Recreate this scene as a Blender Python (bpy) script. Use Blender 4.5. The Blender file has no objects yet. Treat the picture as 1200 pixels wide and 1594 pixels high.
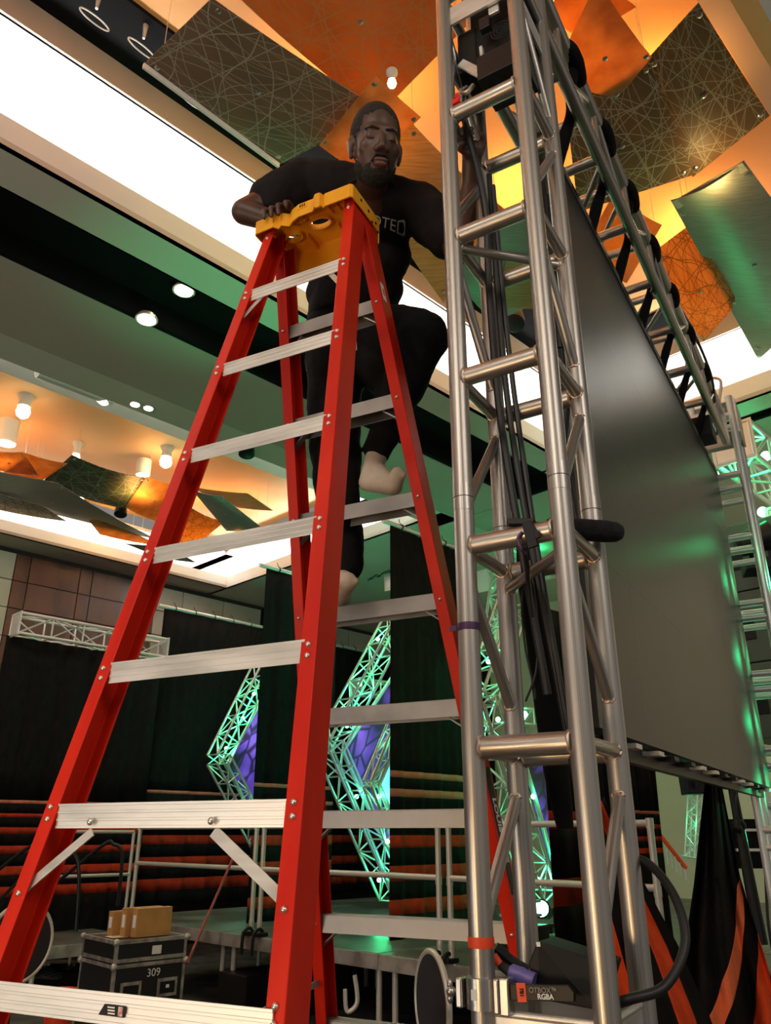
import bpy, bmesh, math, random
from mathutils import Vector, Matrix
random.seed(7)
sc = bpy.context.scene
COL = sc.collection
V = Vector
# ------------------------------------------------------------------ camera
H = 1.79
FPX, PITCH = 1231.65, 0.3859
cd = bpy.data.cameras.new('camera'); cam = bpy.data.objects.new('camera', cd); COL.objects.link(cam)
cam.location = (0, 0, H); cam.rotation_euler = (math.pi/2 + PITCH, 0, 0)
cd.sensor_fit = 'HORIZONTAL'; cd.sensor_width = 36; cd.lens = 36*FPX/1200; cd.clip_end = 200; cd.clip_start = .02
sc.camera = cam
sc.view_settings.view_transform = 'Standard'; sc.view_settings.look = 'None'
sc.view_settings.gamma = 1; sc.view_settings.use_curve_mapping = False
sc.view_settings.exposure = 0.32
w = bpy.data.worlds.new('world'); sc.world = w; w.use_nodes = True
w.node_tree.nodes['Background'].inputs[0].default_value = (1.0, .93, .86, 1)
w.node_tree.nodes['Background'].inputs[1].default_value = 0.19
try:
    sc.cycles.max_bounces = 6; sc.cycles.sample_clamp_indirect = 4; sc.cycles.use_denoising = True
except Exception: pass
# room frame (e1, e2) and show-truss frame (n1 sideways, t1 along)
YB, YA = 0.7922, 1.0282
e1 = V((math.cos(YB), math.sin(YB), 0)); e2 = V((-math.sin(YB), math.cos(YB), 0))
t1 = V((math.cos(YA), math.sin(YA), 0)); n1 = V((math.sin(YA), -math.cos(YA), 0))
Z = V((0, 0, 1))
def R(a, b, z): return e1*a + e2*b + Z*z
def T(o, t, z): return n1*o + t1*t + Z*z
cp, sp = math.cos(PITCH), math.sin(PITCH)
def ray(px, py):
    a = (px-600)/FPX; b = -(py-797)/FPX
    return V((a, cp - b*sp, sp + b*cp))
def at_z(px, py, z): r = ray(px, py); return r*((z-H)/r.z) + Z*H
def at_y(px, py, y): r = ray(px, py); return r*(y/r.y) + Z*H
def at_b(px, py, b): r = ray(px, py); return r*(b/r.dot(e2)) + Z*H
def at_a(px, py, a): r = ray(px, py); return r*(a/r.dot(e1)) + Z*H
def at_t(px, py, t): r = ray(px, py); return r*(t/r.dot(t1)) + Z*H
def at_o(px, py, o): r = ray(px, py); return r*(o/r.dot(n1)) + Z*H
# ------------------------------------------------------------------ lights (area, spot, point)
def alight(loc, look, sx, sy, power, col, name='area_light', spread=None):
    d = bpy.data.lights.new(name, 'AREA'); d.shape = 'RECTANGLE'; d.size = sx; d.size_y = sy; d.energy = power; d.color = col
    if spread: d.spread = spread
    o = bpy.data.objects.new(name, d); COL.objects.link(o); o.location = loc
    o.rotation_euler = (V(look)-V(loc)).to_track_quat('-Z', 'Y').to_euler(); return o
def spot(loc, look, power, col, ang=50, blend=.6, rad=.05, name='spot_light'):
    d = bpy.data.lights.new(name, 'SPOT'); d.energy = power; d.color = col; d.spot_size = math.radians(ang); d.spot_blend = blend; d.shadow_soft_size = rad
    o = bpy.data.objects.new(name, d); COL.objects.link(o); o.location = loc
    o.rotation_euler = (V(look)-V(loc)).to_track_quat('-Z', 'Y').to_euler(); return o
def point(loc, power, col, rad=.05, name='point_light'):
    d = bpy.data.lights.new(name, 'POINT'); d.energy = power; d.color = col; d.shadow_soft_size = rad
    o = bpy.data.objects.new(name, d); COL.objects.link(o); o.location = loc; return o
def strip(p0, p1, zoff, wid, power, col, up=True):
    c = (p0+p1)/2; d = (p1-p0); L = d.length; d.normalize()
    l = bpy.data.lights.new('cove_light', 'AREA'); l.shape = 'RECTANGLE'; l.size = L; l.size_y = wid; l.energy = power; l.color = col
    o = bpy.data.objects.new('cove_light', l); COL.objects.link(o); o.location = c + Z*zoff
    z = -Z if up else Z   # local +Z points down so that light goes up
    y = z.cross(d); o.rotation_euler = Matrix((d, y, z)).transposed().to_euler()
S = H + 4.5           # underside of the soffits
WARM = (1, .80, .58); GREEN = (.06, 1, .36)
strip(R(-5, 5.12, S), R(8.2, 5.12, S), .14, .3, 230, (1, .97, .92))
strip(R(8.58, -3, S), R(8.58, 4.9, S), .14, .3, 160, (1, .97, .92))
strip(R(-3, 13.1, S), R(8.4, 13.1, S), .14, .3, 260, (1, .98, .95))
strip(R(8.75, 7.1, S), R(8.75, 12.8, S), .14, .25, 120, (1, .98, .95))
strip(R(-3, 7.35, S), R(8.4, 7.35, S), .14, .25, 60, (1, .93, .82))
# amber wash lamps on top of the hanging ceiling panels
for (a, b) in ((-1.0, 2.2), (.9, 3.3), (1.4, 1.6), (2.9, 3.2), (3.4, 1.7), (4.9, 1.7), (5.0, 3.2), (6.6, 2.2)):
    spot(R(a, b, S+.75), R(a, b, S+3), 42, (1, .42, .10), 150, .9, .12, 'amber_uplight')
for (a, b) in ((0, 10.2), (2.6, 10.6), (5.2, 10.4), (7.2, 10.6)):
    spot(R(a, b, S+.05), R(a, b, S+3), 36, (1, .44, .12), 150, .9, .12, 'amber_uplight')
# fill lights added behind the camera to warm the foreground
alight((-2.5, -2.5, 5.6), (0, 2.2, 2.4), 3, 1.5, 75, (1, .86, .72), 'fill_light')
alight((2.8, -2.2, 5.2), (.5, 2.0, 2.2), 2, 1.5, 45, (1, .88, .76), 'fill_light')
alight((-1.9, -.4, 1.2), (-.9, 1.3, 1.5), .5, .5, 18, (1, .62, .28), 'warm_floor_light')
alight(R(3.0, 8.0, 5.9), R(3.6, 9.4, 0), 2, 2, 45, (1, .80, .62), 'fill_light')
alight((-5.5, -1.0, 1.2), (-5, 7, S), 2.5, 1.2, 70, (1, .90, .78), 'fill_light')  # added low fill standing in for room bounce onto the soffits
alight(R(9.8, .6, 5.6), R(13.9, 2.6, 1.6), 1.5, 1.5, 110, (1, .86, .66), 'fill_light')  # added warm fill to offset the green on the cream wall
# green stage heads
spot(R(5.0, 3.4, 1.2), R(3.3, 4.98, S), 420, GREEN, 32, 1, .15, 'green_stage_light')
spot(R(9.5, 7.6, 3.2), R(5.5, 5.05, S), 50, GREEN, 40, 1, .15, 'green_stage_light')
spot(R(8.4, 9.6, 4.6), R(6.7, 9.5, .8), 75, (.10,1,.38), 60, 1, .1, 'green_stage_light')
spot(R(8.2, 5.6, 4.6), R(6.6, 7.2, .8), 50, (.10,1,.38), 60, 1, .1, 'green_stage_light')
spot(R(8.6, 4.2, 4.0), R(7.0, 4.6, .8), 34, (.10,1,.38), 60, 1, .1, 'green_stage_light')
spot(R(9.5, 8.0, 3.0), R(6.0, 7.2, S), 22, GREEN, 60, 1, .15, 'green_stage_light')
# ------------------------------------------------------------------ materials
def mat(name, base=(.8,.8,.8), rough=.5, metal=0., emit=None, es=0., spec=None, fn=None, coat=0):
    m = bpy.data.materials.new(name); m.use_nodes = True; nt = m.node_tree; b = nt.nodes['Principled BSDF']
    b.inputs['Base Color'].default_value = (*base, 1); b.inputs['Roughness'].default_value = rough; b.inputs['Metallic'].default_value = metal
    if emit: b.inputs['Emission Color'].default_value = (*emit, 1); b.inputs['Emission Strength'].default_value = es
    if spec is not None: b.inputs['Specular IOR Level'].default_value = spec
    if coat: b.inputs['Coat Weight'].default_value = coat
    if fn: fn(nt, b)
    return m
def N(nt, t, **k):
    n = nt.nodes.new(t)
    for a, v in k.items():
        if a in n.inputs.keys(): n.inputs[a].default_value = v
        else: setattr(n, a, v)
    return n
def L(nt, a, b): nt.links.new(a, b)
def coords(nt, scale=(1,1,1), kind='Object', rot=(0,0,0)):
    tc = N(nt, 'ShaderNodeTexCoord'); mp = N(nt, 'ShaderNodeMapping'); mp.inputs['Scale'].default_value = scale; mp.inputs['Rotation'].default_value = rot
    L(nt, tc.outputs[kind], mp.inputs[0]); return mp.outputs[0]
def ramp(nt, fac, stops):
    r = N(nt, 'ShaderNodeValToRGB'); L(nt, fac, r.inputs[0]); e = r.color_ramp.elements
    while len(e) < len(stops): e.new(.5)
    for i, (p, c) in enumerate(stops): e[i].position = p; e[i].color = (*c, 1)
    return r.outputs[0]
def mottle(c1, c2, scale=4, sc3=(1,1,1), bump=0, rr=None, det=4, lo=.35, hi=.65):
    def fn(nt, b):
        co = coords(nt, sc3); n = N(nt, 'ShaderNodeTexNoise'); n.inputs['Scale'].default_value = scale; n.inputs['Detail'].default_value = det
        L(nt, co, n.inputs['Vector']); L(nt, ramp(nt, n.outputs[0], [(lo, c1), (hi, c2)]), b.inputs['Base Color'])
        if rr:
            L(nt, ramp(nt, n.outputs[0], [(lo, (rr[0],)*3), (hi, (rr[1],)*3)]), b.inputs['Roughness'])
        if bump:
            bp = N(nt, 'ShaderNodeBump'); bp.inputs['Strength'].default_value = bump; bp.inputs['Distance'].default_value = .01
            L(nt, n.outputs[0], bp.inputs['Height']); L(nt, bp.outputs[0], b.inputs['Normal'])
    return fn
def lines_fn(cbg, cline, scale=2.2, width=.035, n=9, seed=0, bg2=None):
    """random crossing strokes printed on a sheet (UV based)"""
    def fn(nt, b):
        rnd = random.Random(seed)
        uv = coords(nt, (1,1,1), 'UV')
        wob = N(nt, 'ShaderNodeTexNoise'); wob.inputs['Scale'].default_value = scale*.55; wob.inputs['Detail'].default_value = 0; L(nt, uv, wob.inputs['Vector'])
        add = N(nt, 'ShaderNodeVectorMath', operation='SCALE'); L(nt, wob.outputs['Color'], add.inputs[0]); add.inputs['Scale'].default_value = .38/scale*2
        sm = N(nt, 'ShaderNodeVectorMath', operation='ADD'); L(nt, uv, sm.inputs[0]); L(nt, add.outputs[0], sm.inputs[1])
        acc = None
        for i in range(n):
            ang = math.pi*i/n + rnd.uniform(-.15, .15); f = scale*rnd.uniform(1.2, 2.6)
            d = N(nt, 'ShaderNodeVectorMath', operation='DOT_PRODUCT'); L(nt, sm.outputs[0] if i % 3 else uv, d.inputs[0]); d.inputs[1].default_value = (math.cos(ang)*f, math.sin(ang)*f, 0)
            a = N(nt, 'ShaderNodeMath', operation='ADD'); L(nt, d.outputs['Value'], a.inputs[0]); a.inputs[1].default_value = rnd.uniform(0, 5)
            fr = N(nt, 'ShaderNodeMath', operation='PINGPONG'); L(nt, a.outputs[0], fr.inputs[0]); fr.inputs[1].default_value = 1
            lt = N(nt, 'ShaderNodeMath', operation='LESS_THAN'); L(nt, fr.outputs[0], lt.inputs[0]); lt.inputs[1].default_value = width*f/scale*.55
            if acc is None: acc = lt.outputs[0]
            else:
                mx = N(nt, 'ShaderNodeMath', operation='MAXIMUM'); L(nt, acc, mx.inputs[0]); L(nt, lt.outputs[0], mx.inputs[1]); acc = mx.outputs[0]
        mix = N(nt, 'ShaderNodeMix', data_type='RGBA'); L(nt, acc, mix.inputs[0])
        mix.inputs[6].default_value = (*cbg, 1); mix.inputs[7].default_value = (*cline, 1)
        if bg2:
            nz = N(nt, 'ShaderNodeTexNoise'); nz.inputs['Scale'].default_value = 2.5; L(nt, uv, nz.inputs['Vector'])
            L(nt, ramp(nt, nz.outputs[0], [(.35, cbg), (.65, bg2)]), mix.inputs[6])
        L(nt, mix.outputs[2], b.inputs['Base Color'])
    return fn
def translucent(fn0, amt=.5):
    def fn(nt, b):
        if fn0: fn0(nt, b)
        tr = N(nt, 'ShaderNodeBsdfTranslucent'); mx = N(nt, 'ShaderNodeMixShader'); mx.inputs[0].default_value = amt
        if b.inputs['Base Color'].links: L(nt, b.inputs['Base Color'].links[0].from_socket, tr.inputs['Color'])
        else: tr.inputs['Color'].default_value = b.inputs['Base Color'].default_value
        out = nt.nodes['Material Output']; L(nt, b.outputs[0], mx.inputs[1]); L(nt, tr.outputs[0], mx.inputs[2]); L(nt, mx.outputs[0], out.inputs[0])
    return fn
def alu_fn(c1=(.30,.28,.255), c2=(.58,.55,.51), sz=(9,9,.7)):
    def fn(nt, b):
        co = coords(nt, sz, 'Generated'); n = N(nt, 'ShaderNodeTexNoise'); n.inputs['Scale'].default_value = 3; n.inputs['Detail'].default_value = 5
        L(nt, co, n.inputs['Vector']); L(nt, ramp(nt, n.outputs[0], [(.32, c1), (.62, c2)]), b.inputs['Base Color'])
        L(nt, ramp(nt, n.outputs[0], [(.3, (.48,)*3), (.7, (.30,)*3)]), b.inputs['Roughness'])
    return fn
M = {}
M['alu'] = mat('worn aluminium', metal=.92, fn=alu_fn())
M['alu2'] = mat('bright aluminium', (.80,.79,.76), .38, .65, fn=mottle((.66,.65,.61), (.84,.83,.80), 5, (1,1,6), 0, (.34,.45)))
M['weld'] = mat('weld bead', (.62,.50,.40), .45, .9)
M['alug'] = mat('far truss aluminium', (.74,.76,.74), .42, .7)
M['tread'] = mat('ladder tread aluminium', (.34,.32,.30), .5, .75, fn=mottle((.26,.24,.225), (.42,.40,.38), 5, (1,1,1), 0, (.4,.55)))
M['red'] = mat('orange red fibreglass', (.62,.028,.008), .45, spec=.22, fn=mottle((.54,.012,.003), (.68,.022,.004), 9, (1,1,.12), 0, (.4,.5)))
M['yellow'] = mat('yellow moulded plastic', (.95,.42,.012), .35, fn=mottle((.88,.36,.01), (.97,.46,.015), 5), coat=.15)
M['rivet'] = mat('rivet', (.75,.72,.68), .3, .9)
M['blk'] = mat('black plastic', (.007,.007,.008), .48, spec=.25)
M['blkm'] = mat('black painted steel', (.010,.010,.011), .42, spec=.3)
M['rubber'] = mat('black cable rubber', (.010,.010,.011), .45)
M['foam'] = mat('black foam', (.006,.006,.006), .95, fn=mottle((.004,)*3, (.011,)*3, 60, bump=.5))
def cloth(name, c1, c2, r=.92, bump=.25, sc_=14):
    return mat(name, c1, r, spec=.12, fn=mottle(c1, c2, sc_, (1,1,.5), bump))
M['drape'] = cloth('black drape cloth', (.0045,.0045,.0045), (.009,.0085,.008), .85)
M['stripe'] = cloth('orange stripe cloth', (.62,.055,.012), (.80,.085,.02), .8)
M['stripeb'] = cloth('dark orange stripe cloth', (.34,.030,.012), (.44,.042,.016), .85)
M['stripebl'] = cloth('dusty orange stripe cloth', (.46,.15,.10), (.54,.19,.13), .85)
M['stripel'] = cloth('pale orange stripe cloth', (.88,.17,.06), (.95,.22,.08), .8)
M['shirt'] = cloth('black cotton', (.011,.010,.0105), (.018,.016,.017), .9, .3, 9)
M['trouser'] = cloth('black jersey', (.006,.006,.007), (.011,.011,.012), .9, .3, 9)
M['skin'] = mat('dark brown skin', (.075,.033,.020), .46, fn=mottle((.060,.026,.016), (.095,.042,.026), 12, bump=.08))
M['lip'] = mat('lips', (.15,.06,.05), .5)
M['hair'] = mat('short black hair', (.006,.005,.005), .85, fn=mottle((.003,)*3, (.014,.012,.011), 90, bump=.6))
M['sock'] = mat('cream sock', (.62,.52,.42), .9, fn=mottle((.50,.41,.33), (.68,.58,.48), 8, bump=.2))
M['white'] = mat('white print', (.85,.85,.83), .6)
M['cord'] = mat('grey cord', (.5,.5,.48), .7)
M['purple'] = mat('purple tape', (.055,.015,.085), .45)
M['otape'] = mat('orange tape', (.80,.07,.015), .5)
M['bolt'] = mat('zinc', (.55,.54,.52), .3, 1)
M['plug'] = mat('blue violet plug', (.16,.13,.42), .4)
M['redp'] = mat('red plastic', (.75,.02,.015), .35)
M['ceilw'] = mat('white cove paint', (.86,.85,.82), .9)
M['ceilt'] = mat('tan bulkhead paint', (.52,.44,.36), .85)
M['soffit'] = mat('olive grey soffit paint', (.44,.38,.32), .85)
M['soffg'] = mat('light washed soffit paint', (.60,.55,.48), .85)  # same soffit made paler, its wash of light put into the colour
M['slot'] = mat('black slot', (.006,.006,.007), .9, spec=.1)
M['ceilo'] = mat('uplit orange upper ceiling', (.80,.42,.16), .75, fn=mottle((.78,.38,.14), (.80,.45,.19), .7))  # orange of the uplights put into the base colour
M['lamp'] = mat('lamp face', (1,.9,.7), .5, emit=(1,.80,.50), es=14)
M['lampw'] = mat('small lamp face', (1,.9,.7), .5, emit=(1,.86,.62), es=9)
M['lampg'] = mat('green lamp face', (.3,1,.6), .5, emit=(.25,1,.50), es=9)
M['glass'] = mat('pale can', (.75,.78,.74), .35)
M['dull'] = mat('charcoal felt', (.035,.033,.036), .9, spec=.1)
# ------------------------------------------------------------------ mesh building
ORG = {}
def org(o): return ORG.get(o.name, V((0,0,0))) if o else V((0,0,0))
def tag(o, label=None, cat=None, group=None, kind=None):
    if label: o['label'] = label
    if cat: o['category'] = cat
    if group: o['group'] = group
    if kind: o['kind'] = kind
    return o
def thing(name, loc, label, cat, group=None):
    o = bpy.data.objects.new(name, None); COL.objects.link(o); o.location = loc; o.empty_display_size = .1
    ORG[o.name] = V(loc); return tag(o, label, cat, group)
class MB:
    def __init__(s): s.v = []; s.f = []; s.m = []; s.uv = None
    def add(s, vs, fs, mi=0):
        k = len(s.v); s.v += [V(x) for x in vs]; s.f += [tuple(i+k for i in f) for f in fs]; s.m += [mi]*len(fs); return s
    def box(s, c, x, y, z, mi=0):
        """centre + three half-axis vectors"""
        c, x, y, z = map(V, (c, x, y, z)); vs = [c+x*i+y*j+z*k for k in (-1,1) for j in (-1,1) for i in (-1,1)]
        return s.add(vs, [(0,2,3,1),(4,5,7,6),(0,1,5,4),(2,6,7,3),(0,4,6,2),(1,3,7,5)], mi)
    def bar(s, p0, p1, side, w, h, mi=0):
        """rectangular bar from p0 to p1; side = direction of width w"""
        p0, p1 = V(p0), V(p1); d = (p1-p0); l = d.length; d.normalize(); x = V(side); x = (x-d*x.dot(d)).normalized(); y = d.cross(x)
        return s.box((p0+p1)/2, d*l/2, x*w/2, y*h/2, mi)
    def tube(s, p0, p1, r, n=12, r1=None, mi=0, cap=True):
        p0, p1 = V(p0), V(p1); r1 = r if r1 is None else r1; d = (p1-p0).normalized()
        x = d.orthogonal().normalized(); y = d.cross(x); vs = []
        for p, q in ((p0, r), (p1, r1)):
            for i in range(n):
                a = 2*math.pi*i/n; vs.append(p + x*math.cos(a)*q + y*math.sin(a)*q)
        fs = [(i, (i+1) % n, n+(i+1) % n, n+i) for i in range(n)]
        if cap: fs += [tuple(range(n-1, -1, -1)), tuple(range(n, 2*n))]
        return s.add(vs, fs, mi)
    def cable(s, pts, r, n=8, mi=0, sub=6, flat=1):
        pts = [V(p) for p in pts]; P = []
        for i in range(len(pts)-1):
            a = pts[max(i-1,0)]; b = pts[i]; c = pts[i+1]; d = pts[min(i+2, len(pts)-1)]
            for k in range(sub):
                t = k/sub; P.append(.5*((2*b)+(c-a)*t+(2*a-5*b+4*c-d)*t*t+(3*b-a-3*c+d)*t**3))
        P.append(pts[-1]); k0 = len(s.v); x = None
        for i, p in enumerate(P):
            d = (P[min(i+1, len(P)-1)]-P[max(i-1, 0)]).normalized()
            x = d.orthogonal() if x is None else x-d*x.dot(d)
            x.normalize(); y = d.cross(x)
            rr = r[min(int(i/sub), len(r)-1)] if isinstance(r, (list, tuple)) else r
            if isinstance(r, (list, tuple)) and i < len(P)-1:
                j = int(i/sub); f = i/sub-j; rr = r[j]*(1-f)+r[min(j+1, len(r)-1)]*f
            for q in range(n):
                a = 2*math.pi*q/n; s.v.append(p + x*math.cos(a)*rr + y*math.sin(a)*rr*flat)
        m = len(P)
        for i in range(m-1):
            for q in range(n):
                s.f.append((k0+i*n+q, k0+i*n+(q+1) % n, k0+(i+1)*n+(q+1) % n, k0+(i+1)*n+q)); s.m.append(mi)
        s.f.append(tuple(k0+q for q in range(n-1, -1, -1))); s.m.append(mi); s.f.append(tuple(k0+(m-1)*n+q for q in range(n))); s.m.append(mi)
        return s
    def prism(s, poly, off, mi=0):
        """polygon (list of points) extruded by vector off"""
        off = V(off); n = len(poly); vs = [V(p) for p in poly]+[V(p)+off for p in poly]
        fs = [tuple(range(n-1, -1, -1)), tuple(range(n, 2*n))]+[(i, (i+1) % n, n+(i+1) % n, n+i) for i in range(n)]
        return s.add(vs, fs, mi)
    def lathe(s, c, ax, prof, n=20, mi=0):
        """prof: list of (distance along axis, radius)"""
        c = V(c); ax = V(ax).normalized(); x = ax.orthogonal().normalized(); y = ax.cross(x); k0 = len(s.v)
        for (h, r) in prof:
            for i in range(n):
                a = 2*math.pi*i/n; s.v.append(c+ax*h+(x*math.cos(a)+y*math.sin(a))*r)
        for j in range(len(prof)-1):
            for i in range(n):
                s.f.append((k0+j*n+i, k0+j*n+(i+1) % n, k0+(j+1)*n+(i+1) % n, k0+(j+1)*n+i)); s.m.append(mi)
        s.f.append(tuple(k0+i for i in range(n-1, -1, -1))); s.m.append(mi)
        s.f.append(tuple(k0+(len(prof)-1)*n+i for i in range(n))); s.m.append(mi); return s
    def ell(s, c, rx, ry, rz, n=12, m=8, mi=0, rot=None):
        c = V(c); k0 = len(s.v)
        for j in range(m+1):
            ph = math.pi*j/m
            for i in range(n):
                a = 2*math.pi*i/n; p = V((math.sin(ph)*math.cos(a)*rx, math.sin(ph)*math.sin(a)*ry, math.cos(ph)*rz))
                if rot: p = rot @ p
                s.v.append(c+p)
        for j in range(m):
            for i in range(n):
                s.f.append((k0+j*n+i, k0+(j+1)*n+i, k0+(j+1)*n+(i+1) % n, k0+j*n+(i+1) % n)); s.m.append(mi)
        return s
    def grid(s, fn, nu, nv, mi=None, th=0, uv=False):
        """fn(u,v)->point; th: thickness along the normal (both faces)"""
        P = [[V(fn(i/nu, j/nv)) for i in range(nu+1)] for j in range(nv+1)]; k0 = len(s.v)
        if th:
            Q = []
            for j in range(nv+1):
                row = []
                for i in range(nu+1):
                    du = P[j][min(i+1, nu)]-P[j][max(i-1, 0)]; dv = P[min(j+1, nv)][i]-P[max(j-1, 0)][i]
                    row.append(P[j][i]+du.cross(dv).normalized()*th)
                Q.append(row)
        W = nu+1
        for row in P: s.v += row
        for j in range(nv):
            for i in range(nu):
                s.f.append((k0+j*W+i, k0+j*W+i+1, k0+(j+1)*W+i+1, k0+(j+1)*W+i)); s.m.append(mi((i+.5)/nu, (j+.5)/nv) if callable(mi) else (mi or 0))
        if uv: s.uv = [(i/nu, j/nv) for j in range(nv+1) for i in range(nu+1)]*(2 if th else 1)
        if th:
            k1 = len(s.v)
            for row in Q: s.v += row
            for j in range(nv):
                for i in range(nu):
                    s.f.append((k1+j*W+i, k1+(j+1)*W+i, k1+(j+1)*W+i+1, k1+j*W+i+1)); s.m.append(mi((i+.5)/nu, (j+.5)/nv) if callable(mi) else (mi or 0))
            ed = [(i, i+1) for i in range(nu)]+[(nv*W+i+1, nv*W+i) for i in range(nu)]+[((j+1)*W, j*W) for j in range(nv)]+[(j*W+nu, (j+1)*W+nu) for j in range(nv)]
            for a, b in ed: s.f.append((k0+b, k0+a, k1+a, k1+b)); s.m.append(0)
        return s
    def build(s, name, mats, parent=None, smooth=False, bevel=0, at=None, fixn=True):
        me = bpy.data.meshes.new(name)
        if parent: o0 = org(parent)
        elif at is not None: o0 = V(at)
        else:
            xs = [v.x for v in s.v]; ys = [v.y for v in s.v]; o0 = V(((min(xs)+max(xs))/2, (min(ys)+max(ys))/2, min(v.z for v in s.v)))
        me.from_pydata([tuple(v-o0) for v in s.v], [], s.f)
        if not isinstance(mats, (list, tuple)): mats = [mats]
        for m in mats: me.materials.append(m)
        if len(mats) > 1: me.polygons.foreach_set('material_index', s.m)
        if s.uv and len(s.uv) == len(s.v):
            uvl = me.uv_layers.new(name='uv')
            for lp in me.loops: uvl.data[lp.index].uv = s.uv[lp.vertex_index]
        if fixn and not s.uv:
            bm = bmesh.new(); bm.from_mesh(me); bmesh.ops.recalc_face_normals(bm, faces=bm.faces); bm.to_mesh(me); bm.free()
        if smooth:
            me.polygons.foreach_set('use_smooth', [True]*len(me.polygons))
            try: me.set_sharp_from_angle(angle=math.radians(40))
            except Exception: pass
        me.update()
        o = bpy.data.objects.new(name, me); COL.objects.link(o)
        if parent: o.parent = parent; ORG[o.name] = o0
        else: o.location = o0; ORG[o.name] = o0
        if bevel:
            bv = o.modifiers.new('bevel', 'BEVEL'); bv.width = bevel; bv.segments = 2; bv.limit_method = 'ANGLE'
        return o
_cyl = {}
def rod(name, p0, p1, r, m, parent, n=10):
    """a round bar that shares one unit cylinder mesh per material"""
    key = (m.name, n)
    if key not in _cyl:
        b = MB().tube((0,0,0), (0,0,1), 1, n); me = bpy.data.meshes.new('bar'); me.from_pydata([tuple(v) for v in b.v], [], b.f); me.materials.append(m)
        me.polygons.foreach_set('use_smooth', [len(p.vertices) == 4 for p in me.polygons])
        try: me.set_sharp_from_angle(angle=math.radians(50))
        except Exception: pass
        _cyl[key] = me
    o = bpy.data.objects.new(name, _cyl[key]); COL.objects.link(o)
    p0, p1 = V(p0), V(p1); d = p1-p0; o.parent = parent
    q = d.to_track_quat('Z', 'Y'); o.rotation_euler = q.to_euler(); o.location = p0-org(parent); o.scale = (r, r, d.length)
    return o
def textmesh(s, size, org3, xdir, ydir, name, m, parent, ext=.0006, align='CENTER', bold=0):
    cu = bpy.data.curves.new(name, 'FONT'); cu.body = s; cu.size = size; cu.extrude = ext; cu.align_x = align; cu.align_y = 'CENTER'; cu.offset = bold
    to = bpy.data.objects.new('tmp', cu); COL.objects.link(to); bpy.context.view_layer.update()
    me = bpy.data.meshes.new_from_object(to.evaluated_get(bpy.context.evaluated_depsgraph_get())); bpy.data.objects.remove(to)
    me.materials.clear(); me.materials.append(m)
    x = V(xdir).normalized(); y = V(ydir).normalized(); z = x.cross(y)
    me.transform(Matrix.Translation(V(org3)-org(parent)) @ Matrix((x, y, z)).transposed().to_4x4())
    o = bpy.data.objects.new(name, me); COL.objects.link(o); o.parent = parent; ORG[o.name] = org(parent); return o
# ================================================================== THE ROOM
def rbox(mb, a0, a1, b0, b1, z0, z1, mi=0):
    c = R((a0+a1)/2, (b0+b1)/2, (z0+z1)/2); return mb.box(c, e1*(a1-a0)/2, e2*(b1-b0)/2, Z*(z1-z0)/2, mi)
def struct(name, m, *boxes, smooth=False):
    mb = MB()
    for q in boxes: rbox(mb, *q)
    return tag(mb.build(name, m), kind='structure')
M['carpet'] = mat('grey ballroom carpet', (.06,.055,.05), .95, fn=mottle((.03,.028,.03), (.11,.10,.09), 3, (1,1,1), .3))
struct('floor', M['carpet'], (-7, 15, -5, 14.2, -.1, 0))
CZ, UZ = H+5.4, H+5.7
# first tray: strip of raised ceiling b .65..4.86, ending at a 8.33
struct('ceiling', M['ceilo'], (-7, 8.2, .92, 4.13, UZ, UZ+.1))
struct('trim_1', M['slot'], (-7, 7.9, 4.13, 4.66, H+5.66, H+5.76), (7.75, 8.31, .9, 4.66, H+5.66, H+5.76))
struct('trim_2', M['ceilt'], (-7, 8.31, 4.64, 4.68, CZ, H+5.66), (8.29, 8.33, .9, 4.68, CZ, H+5.66))
struct('trim_3', M['ceilw'], (-7, 9.1, 4.66, 5.95, CZ, CZ+.08), (8.31, 9.1, .3, 4.66, CZ, CZ+.08))
struct('trim_4', M['ceilw'], (-7, 8.38, 4.86, 4.91, S, S+.25), (8.33, 8.38, .65, 4.91, S, S+.25))
struct('trim_5', M['ceilw'], (-7, 9.1, 5.9, 6.0, S+.31, CZ), (9.05, 9.15, .3, 6.0, S+.31, CZ), (-7, 9.1, 5.25, 6.0, S+.31, S+.33))
struct('trim_6', M['soffg'], (-7, 8.38, 4.86, 5.29, S, S+.05), (8.33, 8.73, -5, 5.29, S, S+.05))
struct('trim_7', M['slot'], (-7, 8.73, 5.29, 6.05, S+.25, S+.3), (-7, 8.9, 6.0, 6.06, S, S+.3), (-7, 8.73, 5.27, 5.30, S, S+.3), (8.71, 8.74, -5, 5.3, S, S+.3), (8.73, 8.92, -5, 6.05, S+.25, S+.3), (8.87, 8.92, -5, 6.05, S, S+.3))
struct('trim_8', M['soffit'], (-7, 8.9, 6.05, 7.2, S, S+.06), (8.92, 15, -5, 7.2, S, S+.06))
struct('trim_9', M['soffg'], (-7, 8.9, 7.2, 7.65, S, S+.06), (8.5, 15, 7.2, 14.2, S, S+.06))
# near side of the first tray
struct('trim_10', M['ceilt'], (-7, 8.2, .92, 1.16, UZ-.02, UZ))
M['ceily'] = mat('pale yellow bulkhead paint', (.62,.56,.26), .85)
struct('trim_11', M['ceily'], (-7, 8.3, .80, .94, CZ, CZ+.05))
struct('trim_12', M['ceilw'], (-7, 8.3, .60, .66, S, S+.25))
struct('trim_13', M['soffit'], (-7, 8.33, -5, .60, S, S+.06))
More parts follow.
